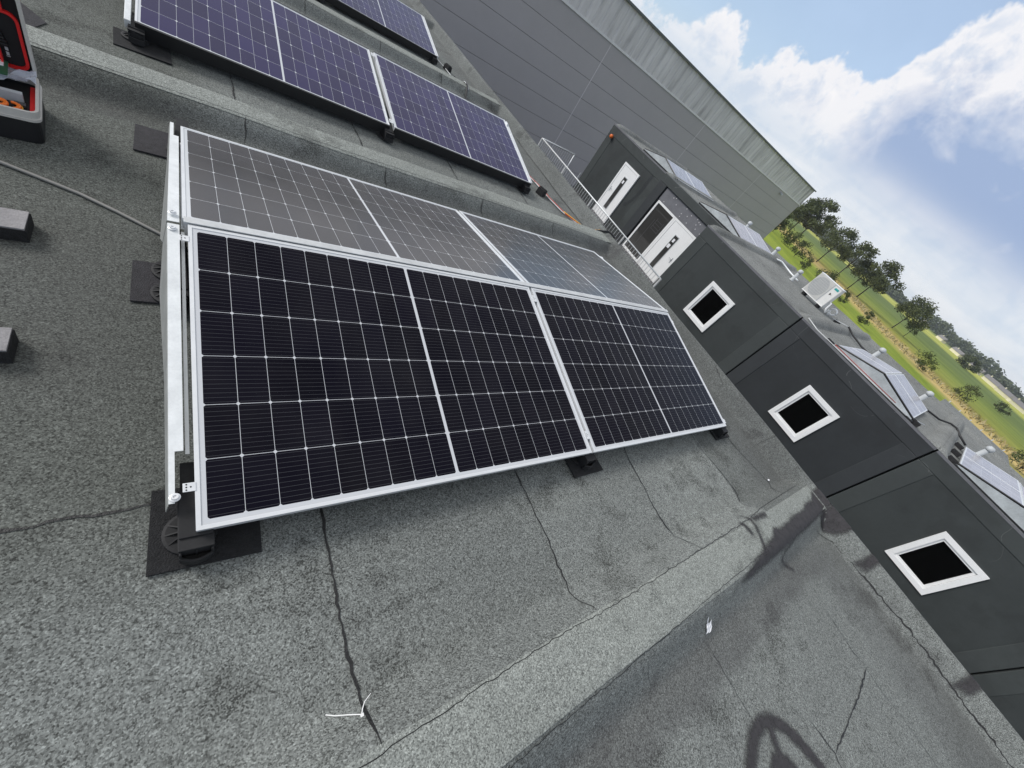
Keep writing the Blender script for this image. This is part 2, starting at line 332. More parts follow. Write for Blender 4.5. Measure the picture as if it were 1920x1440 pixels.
# ------------------------------------------------------------------ mesh helpers
class MB:
    def __init__(s): s.v = []; s.f = []; s.mi = []
    def add(s, vs, fs, mi=0):
        o = len(s.v); s.v += [tuple(x) for x in vs]; s.f += [tuple(i+o for i in f) for f in fs]; s.mi += [mi]*len(fs); return s
    def box(s, x0, x1, y0, y1, z0, z1, M_=None, mi=0):
        vs = [Vector(p) for p in ((x0, y0, z0), (x1, y0, z0), (x1, y1, z0), (x0, y1, z0), (x0, y0, z1), (x1, y0, z1), (x1, y1, z1), (x0, y1, z1))]
        if M_ is not None: vs = [M_ @ a for a in vs]
        return s.add(vs, [(0, 3, 2, 1), (4, 5, 6, 7), (0, 1, 5, 4), (1, 2, 6, 5), (2, 3, 7, 6), (3, 0, 4, 7)], mi)
    def prism(s, poly, h, axis='z', M_=None, mi=0):
        """poly of 2-d points extruded from h[0] to h[1] along axis"""
        n = len(poly)
        def P(a, b, c): return {'z': (a, b, c), 'x': (c, a, b), 'y': (a, c, b)}[axis]
        vs = [Vector(P(a, b, h[0])) for a, b in poly]+[Vector(P(a, b, h[1])) for a, b in poly]
        if M_ is not None: vs = [M_ @ a for a in vs]
        fs = [tuple(range(n-1, -1, -1)), tuple(range(n, 2*n))]+[(i, (i+1) % n, n+(i+1) % n, n+i) for i in range(n)]
        return s.add(vs, fs, mi)
    def tube(s, pts, r, n=8, cap=True, mi=0):
        pts = [Vector(p) for p in pts]; rs = r if hasattr(r, '__len__') else [r]*len(pts)
        rings = []; up = Vector((0, 0, 1)); vs = []; fs = []
        for i, p in enumerate(pts):
            d = (pts[min(i+1, len(pts)-1)]-pts[max(i-1, 0)]).normalized()
            a = d.cross(up)
            if a.length < 0.1: a = d.cross(Vector((1, 0, 0)))
            a.normalize(); b = d.cross(a)
            for k in range(n):
                t = 2*math.pi*k/n; vs.append(p+(a*math.cos(t)+b*math.sin(t))*rs[i])
        for i in range(len(pts)-1):
            for k in range(n): fs.append((i*n+k, i*n+(k+1) % n, (i+1)*n+(k+1) % n, (i+1)*n+k))
        if cap: fs += [tuple(range(n-1, -1, -1)), tuple(range((len(pts)-1)*n, len(pts)*n))]
        return s.add(vs, fs, mi)
    def lathe(s, prof, c=(0, 0, 0), n=16, mi=0):
        vs = []; fs = []
        for r, z in prof:
            for k in range(n):
                t = 2*math.pi*k/n; vs.append((c[0]+r*math.cos(t), c[1]+r*math.sin(t), c[2]+z))
        for i in range(len(prof)-1):
            for k in range(n): fs.append((i*n+k, i*n+(k+1) % n, (i+1)*n+(k+1) % n, (i+1)*n+k))
        fs += [tuple(range(n-1, -1, -1)), tuple(range((len(prof)-1)*n, len(prof)*n))]
        return s.add(vs, fs, mi)
    def ring(s, outer, inner, z0, z1, mi=0):
        """rectangular ring (x0,x1,y0,y1) extruded in z"""
        a, b, c, d = outer; e, f, g, h = inner
        vs = []
        for z in (z0, z1):
            vs += [(a, c, z), (b, c, z), (b, d, z), (a, d, z), (e, g, z), (f, g, z), (f, h, z), (e, h, z)]
        fs = []
        for i in range(4):
            j = (i+1) % 4
            fs += [(i, 4+i, 4+j, j), (8+i, 8+j, 12+j, 12+i), (i, j, 8+j, 8+i), (4+j, 4+i, 12+i, 12+j)]
        return s.add(vs, fs, mi)
    def build(s, name, mat, parent=None, smooth=False, bevel=0.0):
        me = bpy.data.meshes.new(name); me.from_pydata(s.v, [], s.f); me.update()
        mats = mat if isinstance(mat, (list, tuple)) else [mat]
        for mm in mats: me.materials.append(M[mm] if isinstance(mm, str) else mm)
        if len(mats) > 1: me.polygons.foreach_set('material_index', s.mi)
        if smooth: me.polygons.foreach_set('use_smooth', [True]*len(me.polygons))
        o = bpy.data.objects.new(name, me); COL.objects.link(o)
        if parent is not None: o.parent = parent
        if bevel:
            b = o.modifiers.new('bevel', 'BEVEL'); b.width = bevel; b.segments = 2; b.limit_method = 'ANGLE'; b.angle_limit = R(40)
        return o
def tag(o, label=None, cat=None, group=None, kind=None):
    if label: o['label'] = label
    if cat: o['category'] = cat
    if group: o['group'] = group
    if kind: o['kind'] = kind
    return o
def thing(name, label, cat, loc=(0, 0, 0), rot=(0, 0, 0), group=None):
    o = bpy.data.objects.new(name, None); o.empty_display_size = 0.1; COL.objects.link(o)
    o.location = loc; o.rotation_euler = rot
    return tag(o, label, cat, group)
def dup(root, loc=None, rot=None, label=None, group=None):
    c = root.copy(); COL.objects.link(c)
    if loc is not None: c.location = loc
    if rot is not None: c.rotation_euler = rot
    if label: c['label'] = label
    if group: c['group'] = group
    for ch in list(root.children):
        d = ch.copy(); COL.objects.link(d); d.parent = c
        for g in list(ch.children):
            e = g.copy(); COL.objects.link(e); e.parent = d
    return c
def sm(t): t = min(max(t, 0.0), 1.0); return t*t*(3-2*t)

# ------------------------------------------------------------------ ground and fields
GZ = -6.0
gb = MB(); gb.add([(-900, -3000, GZ), (4200, -3000, GZ), (4200, 3400, GZ), (-900, 3400, GZ)], [(0, 1, 2, 3)])
tag(gb.build('ground', 'field'), kind='structure')
yard = MB(); yard.add([(-30, -30, GZ+0.02), (36, -30, GZ+0.02), (36, 26, GZ+0.02), (-30, 26, GZ+0.02)], [(0, 1, 2, 3)])
tag(yard.build('yard_pavement', 'board'), kind='structure')

# ------------------------------------------------------------------ our building: bitumen roof with rolls
ROLLS = (-4.40, -0.765, 2.755, 6.35, 9.95, 13.5)
def H(x, y):
    h = 0.0
    for yc in ROLLS:
        t = y-yc
        if -0.3 < t < 0.3: h = max(h, 0.112*min(sm((t+0.27)/0.185), 1-sm((t-0.085)/0.14)))
    return max(h, 0.152*sm((x-4.02)/0.12)-0.052*sm((x-4.14)/0.125))
def lump(x, y):
    return 0.004*math.sin(1.7*x+0.6*math.sin(2.1*y))*math.sin(1.3*y+0.5*x)+0.0025*math.sin(5.1*x+1.3*y)*math.sin(4.3*y-1.1*x)
def HZ(x, y): return H(x, y)+lump(x, y)
bld = thing('modular_building', 'low building with granulated grey bitumen roof carrying the large solar arrays in the foreground', 'building', (0, 0, 0))
xs = list(np.arange(-5.0, 3.95, 0.11))+list(np.arange(3.95, 4.262, 0.026))+[4.268]
ys = set(np.round(np.arange(-7.0, 16.01, 0.12), 3))
for yc in ROLLS: ys |= set(np.round(np.arange(yc-0.32, yc+0.32, 0.02), 3))
ys = sorted(ys); ys = [y for i, y in enumerate(ys) if i == 0 or y-ys[i-1] > 0.008]
rm = MB(); nx, ny = len(xs), len(ys)
rm.v = [(x, y, HZ(x, y)) for y in ys for x in xs]
rm.f = [(j*nx+i, j*nx+i+1, (j+1)*nx+i+1, (j+1)*nx+i) for j in range(ny-1) for i in range(nx-1)]
rm.mi = [0]*len(rm.f)
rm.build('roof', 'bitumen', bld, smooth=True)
wb = MB(); wb.box(-4.98, 4.255, -6.98, 15.98, GZ, -0.012); wb.build('wall', 'paintg', bld)
eb = MB()   # thin dark edge profile under the felt
eb.box(4.256, 4.274, -7.0, 16.0, -0.10, 0.085); eb.build('edge_trim', 'paintk', bld)

def conform(pts, step=0.03):
    """resample a polyline finely so that it follows the roof"""
    out = []
    for (a, b), (c, d) in zip(pts[:-1], pts[1:]):
        n = max(1, int(math.hypot(c-a, d-b)/step))
        for k in range(n): out.append((a+(c-a)*k/n, b+(d-b)*k/n))
    out.append(pts[-1]); return out
def ribbon(pts, w, jag=0.4, lift=0.003, name='seam', mat='seam', parent=bld, wig=0.004, taper=True, step=0.022):
    P = conform(pts, step); vs = []; fs = []; n = len(P)
    wl = wr = w/2
    for i, (x, y) in enumerate(P):
        a = P[max(i-1, 0)]; b = P[min(i+1, n-1)]; dx, dy = b[0]-a[0], b[1]-a[1]; L = math.hypot(dx, dy) or 1; nxx, nyy = -dy/L, dx/L
        wl = 0.55*wl+0.45*w/2*(1+random.uniform(-jag, jag)*1.6); wr = 0.55*wr+0.45*w/2*(1+random.uniform(-jag, jag)*1.6)
        k = min(1, (i+0.6)/4, (n-i-0.4)/4) if taper else 1
        ox = random.uniform(-wig, wig)
        for sgn, ww in ((1, wl), (-1, wr)):
            X = x+nxx*(sgn*max(ww, 0.0006)*k+ox); Y = y+nyy*(sgn*max(ww, 0.0006)*k+ox); vs.append((X, Y, HZ(X, Y)+lift))
    for i in range(n-1): fs.append((2*i, 2*i+1, 2*i+3, 2*i+2))
    b = MB(); b.add(vs, fs); return b.build(name, mat, parent)
# pale cap sheets over the rolls
for yc in ROLLS[1:4]:
    xa = -5.0 if yc != -0.765 else -3.0
    vs = []; fs = []; cols = [-0.112, -0.10, -0.085, -0.04, 0.0, 0.04, 0.085, 0.096]
    xx = list(np.arange(xa, 4.24, 0.1))+[4.2665]
    for x in xx:
        wv = 0.006*math.sin(1.9*x+yc)
        for c in cols: vs.append((x, yc+c+wv, HZ(x, yc+c+wv)+0.0025))
    k = len(cols)
    for i in range(len(xx)-1):
        for j in range(k-1): fs.append((i*k+j, i*k+j+1, (i+1)*k+j+1, (i+1)*k+j))
    b = MB(); b.add(vs, [f[::-1] for f in fs]); b.build('cap_sheet', 'cap', bld, smooth=True)
SE = {
'a': ([(-2.5, .13), (-0.385, .145), (-.333, .147), (-.277, .154), (-.196, .15), (-.096, .156), (0.3, .155)], .010),
'b': ([(.348, 0.6), (.348, .035), (.351, -.035), (.349, -.147), (.349, -.284), (.353, -.396), (.356, -.506), (.365, -.586), (.365, -.645), (.368, -.691)], .011),
'c': ([(1.255, .4), (1.255, .024), (1.259, -.093), (1.259, -.204), (1.268, -.336), (1.259, -.444), (1.264, -.515), (1.246, -.606), (1.268, -.644), (1.268, -.677)], .009),
'd': ([(2.18, .4), (2.18, .027), (2.16, -.079), (2.151, -.226), (2.132, -.362), (2.138, -.496), (2.174, -.576), (2.169, -.633), (2.17, -.666)], .010),
'e': ([(3.095, .4), (3.095, .031), (3.093, -.13), (3.137, -.309), (3.15, -.476), (3.102, -.551), (3.11, -.648)], .009),
'f': ([(-1, -.672), (.343, -.689), (.431, -.687), (.585, -.679), (.814, -.673), (1.05, -.668), (1.268, -.677), (1.757, -.671), (2.17, -.666), (2.838, -.659), (3.14, -.64), (4.0, -.624)], .0035),
'g': ([(-1, -.875), (.701, -.888), (1.142, -.882), (1.637, -.873), (1.954, -.862), (2.496, -.857), (3.172, -.85), (3.983, -.845)], .0035),
'h': ([(1.424, -.918), (1.432, -.964), (1.449, -1.007)], .007), 'i': ([(1.458, -1.049), (1.456, -1.1)], .004),
'j': ([(3.215, -1.324), (3.207, -1.386), (3.188, -1.491), (3.179, -1.579), (3.204, -1.664)], .006),
'j2': ([(3.204, -1.664), (3.019, -1.684), (2.721, -1.692), (2.481, -1.693), (2.392, -1.688)], .012),
'k': ([(2.349, -1.53), (2.351, -1.582), (2.364, -1.647), (2.382, -1.692), (2.352, -1.735), (2.35, -1.9)], .008),
'l': ([(3.183, -1.67), (3.179, -1.782), (3.204, -1.93), (3.2, -2.4)], .004),
'm': ([(3.86, -.96), (4.034, -1.103), (4.046, -1.311), (4.055, -1.554), (4.062, -1.784), (4.059, -2.059), (4.05, -2.277), (4.053, -2.461), (4.042, -2.7), (4.04, -5)], .008),
'n': ([(3.616, .109), (3.638, -.167), (3.714, -.396), (3.75, -.523), (3.64, -.64)], .006), 'n2': ([(4.013, -.191), (4.238, -.205)], .006),
'o': ([(4.082, .416), (4.12, .662)], .006),
'p': ([(-5, 2.668), (-.475, 2.668), (-.104, 2.672), (.307, 2.668), (1.0, 2.666), (2.148, 2.668), (3.0, 2.664), (4.0, 2.668)], .006),
'q1': ([(.303, 2.676), (.303, 2.603), (.296, 2.50)], .012), 'q2': ([(1.221, 2.658), (1.213, 2.583), (1.224, 2.50)], .012), 'q3': ([(2.150, 2.65), (2.128, 2.575), (2.138, 2.50)], .012), 'q4': ([(3.087, 2.664), (3.06, 2.577), (3.08, 2.50)], .012),
'r1': ([(.275, 3.75), (.282, 3.30), (.28, 3.0)], .012), 'r2': ([(1.161, 3.7), (1.173, 3.223), (1.17, 3.0)], .012), 'r3': ([(2.133, 3.75), (2.115, 3.295), (2.115, 3.1)], .014), 'r4': ([(3.131, 3.8), (3.077, 3.347), (3.054, 3.08)], .012),
's': ([(4.03, 5.365), (4.0, 4.578), (3.976, 3.73), (4.008, 3.10)], .018),
't1': ([(2.06, 6.26), (2.06, 6.09)], .014), 't2': ([(2.98, 6.26), (2.98, 6.09)], .014), 't3': ([(3.9, 6.24), (3.9, 6.1)], .014), 't4': ([(1.15, 6.26), (1.15, 6.09)], .014),
'u': ([(0.62, -1.75), (0.64, -1.2), (0.66, -1.0)], .004), 'v': ([(1.9, -1.9), (1.95, -1.5), (1.93, -1.02)], .003),
}
for k_, (pts, w_) in SE.items(): ribbon(pts, w_*0.72, 0.8 if k_ not in 'fgp' else 0.35)
# melted bitumen that ran out along the roll and over the edge upstand: thin films with ragged soft edges
def film():
    mt, t, p = new_mat('melted_bitumen'); v = t.node('ShaderNodeTexCoord').outputs['Object']
    fa = t.node('ShaderNodeAttribute', attribute_name='fade').outputs['Fac']
    g = t.noise(v, 170, 2, 0.7); n = t.noise(v, 28, 4, 0.6)
    a_ = t.node('ShaderNodeMapRange', interpolation_type='SMOOTHSTEP', inp={0: t.math('ADD', fa, t.math('MULTIPLY_ADD', g, 0.5, t.math('MULTIPLY_ADD', n, 0.7, -0.6))), 1: 0.05, 2: 1.0}).outputs[0]
    t.l.new(t.math('MULTIPLY', a_, 0.93), p.inputs['Alpha'])
    t.l.new(t.ramp(t.math('MULTIPLY_ADD', g, 0.5, t.math('MULTIPLY', n, 0.5)), [(0.3, (0.022, 0.021, 0.022)), (0.7, (0.066, 0.062, 0.066))]), p.inputs['Base Color'])
    p.inputs['Roughness'].default_value = 0.75; p.inputs['Specular IOR Level'].default_value = 0.3
    return mt
M['film'] = film()
def soft_mark(shapes, lift=0.0045, st=0.012, soft=0.05):
    """shapes: ('line', points, half width) or ('poly', points); the fade grows inwards from the edge"""
    def dseg(x, y, a, b_):
        dx, dy = b_[0]-a[0], b_[1]-a[1]; L = dx*dx+dy*dy or 1e-9; t = min(1, max(0, ((x-a[0])*dx+(y-a[1])*dy)/L)); return math.hypot(x-a[0]-t*dx, y-a[1]-t*dy)
    def val(x, y):
        best = 0.0
        for sh in shapes:
            P = sh[1]
            if sh[0] == 'line':
                d = min(dseg(x, y, P[i], P[i+1]) for i in range(len(P)-1)); best = max(best, min(1, (sh[2]+soft*.5-d)/soft))
            else:
                c = False; j = len(P)-1
                for i in range(len(P)):
                    if (P[i][1] > y) != (P[j][1] > y) and x < (P[j][0]-P[i][0])*(y-P[i][1])/(P[j][1]-P[i][1])+P[i][0]: c = not c
                    j = i
                d = min(dseg(x, y, P[i], P[(i+1) % len(P)]) for i in range(len(P))); best = max(best, min(1, ((d if c else -d)+soft*.5)/soft))
        return best
    pts = [p for sh in shapes for p in sh[1]]; pad = 0.06
    x0, x1 = min(p[0] for p in pts)-pad, min(4.2665, max(p[0] for p in pts)+pad); y0, y1 = min(p[1] for p in pts)-pad, max(p[1] for p in pts)+pad
    x0 = x1-math.ceil((x1-x0)/st)*st; nx_, ny_ = int(round((x1-x0)/st))+1, int((y1-y0)/st)+1
    V = [[val(x0+i*st, y0+j*st) for i in range(nx_)] for j in range(ny_)]
    idx = {}; vs = []; fd = []; fs = []
    def vid(i, j):
        if (i, j) not in idx: idx[(i, j)] = len(vs); x, y = x0+i*st, y0+j*st; vs.append((x, y, HZ(x, y)+lift)); fd.append(V[j][i])
        return idx[(i, j)]
    for j in range(ny_-1):
        for i in range(nx_-1):
            if max(V[j][i], V[j][i+1], V[j+1][i], V[j+1][i+1]) > 0.01: fs.append((vid(i, j), vid(i+1, j), vid(i+1, j+1), vid(i, j+1)))
    b = MB(); b.add(vs, fs); o = b.build('melted_bitumen', 'film', bld, smooth=True)
    at = o.data.attributes.new('fade', 'FLOAT', 'POINT'); at.data.foreach_set('value', fd); return o
soft_mark([('poly', [(2.36, -.905), (2.55, -.868), (2.8, -.835), (2.98, -.815), (3.06, -.775), (3.14, -.80), (3.45, -.79), (3.7, -.79), (3.8, -.765), (3.95, -.775), (4.1, -.72), (4.34, -.68), (4.34, -.83), (4.05, -.885), (3.7, -.9), (3.34, -.91), (3.0, -.915), (2.7, -.915), (2.45, -.915)]),
           ('line', [(3.30, -.91), (3.1, -.935), (3.05, -.96), (3.08, -.99), (3.17, -1.06)], 0.006)])
soft_mark([('poly', [(3.95, -.90), (4.08, -.88), (4.2, -.87), (4.34, -.92), (4.25, -1.02), (4.17, -1.10), (4.08, -1.08), (3.99, -.98)])], 0.0058)
soft_mark([('poly', [(4.05, -1.30), (4.12, -1.285), (4.2, -1.28), (4.34, -1.29), (4.34, -1.335), (4.17, -1.36), (4.07, -1.37)])], soft=0.06)
soft_mark([('poly', [(4.06, -2.14), (4.12, -2.125), (4.2, -2.12), (4.34, -2.14), (4.34, -2.185), (4.18, -2.21), (4.08, -2.215)])], soft=0.06)
soft_mark([('line', [(2.838, -.63), (2.853, -.654), (2.854, -.72), (2.808, -.80), (2.75, -.87)], 0.010), ('line', [(2.90, -.672), (3.0, -.677), (3.08, -.684)], 0.014), ('line', [(2.725, -.665), (2.74, -.70), (2.75, -.73)], 0.016)], soft=0.045)
soft_mark([('line', HOOP, 0.028) for HOOP in ([(1.62, -1.55), (1.70, -1.48), (1.80, -1.425), (1.90, -1.385), (2.00, -1.385), (2.08, -1.42), (2.13, -1.47), (2.17, -1.54), (2.20, -1.62), (2.22, -1.72)],)]+[('line', [(2.03, -1.42), (2.00, -1.47), (1.99, -1.53)], 0.018), ('poly', [(1.88, -1.50), (1.95, -1.475), (2.03, -1.52), (2.06, -1.60), (2.0, -1.66), (1.8, -1.62), (1.78, -1.55)])], soft=0.045)

# ------------------------------------------------------------------ solar arrays
TILT = 0.1835
def panel(label, loc, rotx, L, Wd, cells, flip=False, trim='alu', group=None, lip=0.012, rz=0.0):
    """panel whose lower-left corner sits at loc; local x along the long side, local y up the slope"""
    t = thing('solar_panel', label, 'solar panel', loc, (rotx, 0, rz), group)
    f = MB()
    f.ring((0, L, 0, Wd), (lip, L-lip, lip, Wd-lip), -0.004, 0.0)
    f.ring((0.0012, L-0.0012, 0.0012, Wd-0.0012), (0.0032, L-0.0032, 0.0032, Wd-0.0032), -0.034, -0.0045)
    f.ring((0.0012, L-0.0012, 0.0012, Wd-0.0012), (0.03, L-0.03, 0.03, Wd-0.03), -0.036, -0.0345)
    f.build('frame', trim, t)
    g = MB(); g.add([(0.006, 0.006, -0.0025), (L-0.006, 0.006, -0.0025), (L-0.006, Wd-0.006, -0.0025), (0.006, Wd-0.006, -0.0025)], [(0, 1, 2, 3)])
    g.add([(0.006, 0.006, -0.0095), (L-0.006, 0.006, -0.0095), (L-0.006, Wd-0.006, -0.0095), (0.006, Wd-0.006, -0.0095)], [(3, 2, 1, 0)])
    g.build('cells', cells, t)
    return t
G_ = 0.02
cs, sn = math.cos(TILT), math.sin(TILT)
YR = PW*cs; ZR = 0.12+PW*sn
panel('near-black solar panel at the front left, the one closest to the camera', (0, 0, 0.12), TILT, PL, PW, 'cells')
panel('near-black solar panel on the front slope beside the roof edge, right of its twin', (PL+G_, 0, 0.12), TILT, PL, PW, 'cells')
# rear slope faces away: rotate about z by 180 degrees so that its lower edge is at the back
YB, ZB = YR+0.022+PW*cs, ZR+0.009-PW*sn
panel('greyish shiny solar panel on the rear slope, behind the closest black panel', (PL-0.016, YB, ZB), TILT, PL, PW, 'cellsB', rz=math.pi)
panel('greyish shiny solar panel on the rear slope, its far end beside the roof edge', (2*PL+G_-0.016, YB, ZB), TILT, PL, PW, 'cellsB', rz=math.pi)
# ridge strip between the two slopes
rd = MB(); rd.prism([(YR-0.004, ZR-0.05), (YR+0.03, ZR-0.05), (YR+0.027, ZR+0.002), (YR+0.014, ZR-0.004)], (-0.01, 2*PL+G_), 'x')
rd.prism([(YR+0.004, ZR+0.0035), (YR+0.032, ZR+0.0075), (YR+0.032, ZR+0.0105), (YR+0.004, ZR+0.0065)], (-0.012, 2*PL+G_), 'x')
tag(rd.build('ridge_profile', 'galvd'), 'long aluminium ridge strip between the black front panels and the greyish rear panels', 'metal strip')

CL, CW, CT = 1.691, 1.128, 0.198
def violet_row(y0, lab, extra):
    for k in (0, 1):
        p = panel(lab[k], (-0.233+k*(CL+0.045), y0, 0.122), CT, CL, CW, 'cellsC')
        b = MB(); b.box(0.0, CL, -0.006, 0.0, -0.085, 0.0012); b.box(0.0, CL, 0.0, 0.0115, 0.0002, 0.0012); b.build('trim_gap_shade', 'aludark', p)  # black lip; the skirt below it stands in for shade in the gap
        b = MB(); b.box(0.0, CL, CW, CW+0.006, -0.04, 0.0012); b.box(0.0, CL, CW-0.0085, CW, 0.0002, 0.0012); b.build('upper_trim', 'aludark', p)
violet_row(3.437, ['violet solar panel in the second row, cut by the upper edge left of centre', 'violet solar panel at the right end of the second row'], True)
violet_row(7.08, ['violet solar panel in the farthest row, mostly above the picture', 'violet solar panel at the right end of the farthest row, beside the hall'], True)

# black plastic feet on rubber mats
def foot_parts(t):
    b = MB(); b.lathe([(0.066, 0.006), (0.066, 0.013), (0.058, 0.015), (0.02, 0.016)], (0, 0, 0), 28); b.build('base_disc', 'plastic', t, bevel=0.001)
    r = MB()
    for k in range(12):
        a = 2*math.pi*k/12; r.prism([(0.02, 0.015), (0.06, 0.015), (0.02, 0.030)], (-0.002, 0.002), 'y', Matrix.Rotation(a, 4, 'Z'))
    r.build('rib', 'plastic', t)
    X0, X1 = -0.026, 0.052; c = MB()
    c.box(X0, X1, -0.086, 0.09, 0.014, 0.024); c.box(X0, X0+0.006, -0.086, 0.09, 0.024, 0.072); c.box(X1-0.006, X1, -0.086, 0.09, 0.024, 0.072); c.box(X0+0.0365, X0+0.0415, -0.080, 0.07, 0.024, 0.066)
    c.box(X0+0.006, X1-0.006, -0.076, -0.070, 0.024, 0.068); c.box(X0-0.002, X1+0.002, -0.078, 0.092, 0.072, 0.080); c.box(X0+0.004, X1-0.02, 0.092, 0.19, 0.066, 0.092); c.prism([(-0.044, 0.080), (0.092, 0.080), (0.092, 0.104), (-0.044, 0.086)], (X0, X1), 'x')
    n = 10; arc_ = [(X0+(X1-X0)*k/n, -0.088-0.014*math.sin(math.pi*k/n)) for k in range(n+1)]
    c.prism(arc_+[(x, y+0.008) for x, y in arc_[::-1]], (0.014, 0.046))
    c.build('tower', 'plastic', t, bevel=0.0015)
foot0 = None
def foot(x, y, label, rz=0.0, group='black plastic feet under the solar arrays', z=None):
    global foot0
    z = HZ(x, y)+0.008 if z is None else z
    if foot0 is None:
        foot0 = thing('mounting_foot', label, 'panel foot', (x, y, z), (0, 0, rz), group); foot_parts(foot0); return foot0
    return dup(foot0, (x, y, z), (0, 0, rz), label, group)
def mat_(x0, x1, y0, y1, label, rot=0.0, m='rubber'):
    cx, cy = (x0+x1)/2, (y0+y1)/2; b = MB(); n = 6
    hx, hy = (x1-x0)/2, (y1-y0)/2
    for s_ in (0.0, 0.008):
        pass
    b.box(-hx, hx, -hy, hy, 0, 0.008)
    o = b.build('rubber_mat', m, bevel=0.001); o.location = (cx, cy, HZ(cx, cy)+0.003); o.rotation_euler = (0, 0, rot)
    return tag(o, label, 'rubber mat', 'rubber mats under the panel feet')
mat_(-0.105, 0.165, -0.062, 0.19, 'black rubber mat under the front left corner of the nearest panel', -0.03)
mat_(-0.178, 0.10, 1.01, 1.25, 'worn grey rubber mat beside the middle of the galvanised side rail', 0.0, 'rubber2')
mat_(-0.205, 0.10, 2.11, 2.37, 'worn grey rubber mat at the rear end of the galvanised side rail', 0.0, 'rubber2')
mat_(1.62, 1.87, -0.078, 0.16, 'black rubber mat below the joint of the two nearest panels', 0.02)
mat_(3.40, 3.655, -0.06, 0.17, 'small black rubber mat under the front right corner of the array by the roof edge', 0.02)
mat_(-0.34, -0.06, 3.29, 3.55, 'black rubber mat under the left end of the second row', 0.05)
foot(-0.012, 0.040, 'black plastic foot on the rubber mat at the front left corner of the nearest panel')
foot(-0.055, 1.06, 'black ribbed foot under the ridge, the nearer of two by the galvanised side rail')
foot(-0.055, 1.20, 'black ribbed foot under the ridge, the farther of two by the galvanised side rail')
foot(-0.014, 2.20, 'black plastic foot at the rear end of the galvanised side rail')
foot(1.72, 0.045, 'black plastic foot under the joint between the two nearest panels')
foot(3.46, 0.04, 'black plastic foot under the front right corner of the near array by the roof edge')
foot(1.72, 1.12, 'black plastic foot hidden under the ridge between the near panels')
foot(3.46, 1.12, 'black plastic foot under the right end of the near ridge')
foot(-0.24, 3.46, 'black plastic foot under the left end of the second row')
foot(1.44, 3.44, 'black plastic foot below the gap in the middle of the second row')
foot(3.13, 3.46, 'black plastic foot under the right end of the second row')
foot(3.15, 7.10, 'black plastic foot under the right end of the farthest row')
foot(1.46, 7.10, 'black plastic foot below the gap in the middle of the farthest row')
foot(1.45, 4.50, 'black plastic foot under the upper edge of the second row')
foot(3.12, 4.50, 'black plastic foot under the upper right corner of the second row')
foot(3.15, 8.15, 'black plastic foot under the upper right corner of the farthest row')
foot(1.46, 8.15, 'black plastic foot under the upper edge of the farthest row')

# galvanised side rails along the left end of the near array
def side_rail(label, front):
    t = thing('side_rail', label, 'metal rail')
    def zt(y): return (0.12+y*sn/cs) if y <= YR+0.01 else (ZR+0.009-(y-YR-0.022)*sn/cs)
    y0, y1 = (0.10, YR-0.012) if front else (YR+0.0, YB-0.03)
    xo, xi = -0.058, -0.024
    up = 0.002
    b = MB()
    # top flange with a stepped inner edge
    ya, yb = (0.235, y1) if front else (y0, y1-0.16)
    def strip(ya, yb, x0, x1, dz=0.0, th=0.002):
        n = 8; vs = []; fs = []
        for i in range(n+1):
            y = ya+(yb-ya)*i/n
            vs += [(x0, y, zt(y)+up+dz), (x1, y, zt(y)+up+dz), (x1, y, zt(y)+up+dz-th), (x0, y, zt(y)+up+dz-th)]
        for i in range(n):
            for k in range(4): fs.append((4*i+k, 4*i+(k+1) % 4, 4*i+4+(k+1) % 4, 4*i+4+k))
        fs += [(3, 2, 1, 0), (4*n, 4*n+1, 4*n+2, 4*n+3)]
        b.add(vs, [f[::-1] for f in fs])
    strip(ya, yb, xo, xi)
    if front:
        strip(y0-0.015, ya, xo, xi-0.020)
    else:
        strip(yb, y1+0.04, xo, xi-0.020)
    strip(ya+0.004, yb, xi+0.004, xi+0.014, -0.03)
    b.build('flange', 'galv', t)
    # outer web that tapers into a point below the ridge
    p = MB()
    if front: poly = [(y0-0.02, zt(y0)-0.04), (y0-0.02, zt(y0-0.02)), (y1, zt(y1)), (y1, zt(y1)-0.10), (YR-0.16, 0.12), (YR-0.20, 0.12), (0.5, zt(0.5)-0.06)]
    else: poly = [(y0, zt(y0)-0.10), (y0, zt(y0)), (y1+0.04, zt(y1+0.04)), (y1+0.04, zt(y1)-0.04), (YR+0.7, zt(YR+0.7)-0.06), (YR+0.20, 0.12), (YR+0.16, 0.12)]
    p.prism(poly, (xo-0.002, xo-0.0002), 'x')
    p.v = [(xx_-0.15*max(0, zt(yy_)-zz_), yy_, zz_) for xx_, yy_, zz_ in p.v]; p.build('web', 'webm', t)
    for yy in ((0.10, YR-0.035) if front else (YR+0.045,)):
        q = MB(); q.lathe([(0.013, 0), (0.013, 0.002), (0.0095, 0.0035), (0.0085, 0.008), (0.0045, 0.008), (0.004, 0.005)], (xi-0.020, yy, zt(yy)+up+0.0005), 18); q.build('bolt', 'alu', t)
    return t
side_rail('galvanised side rail along the left end of the nearest black panel', True)
side_rail('galvanised side rail along the left end of the greyish rear slope', False)
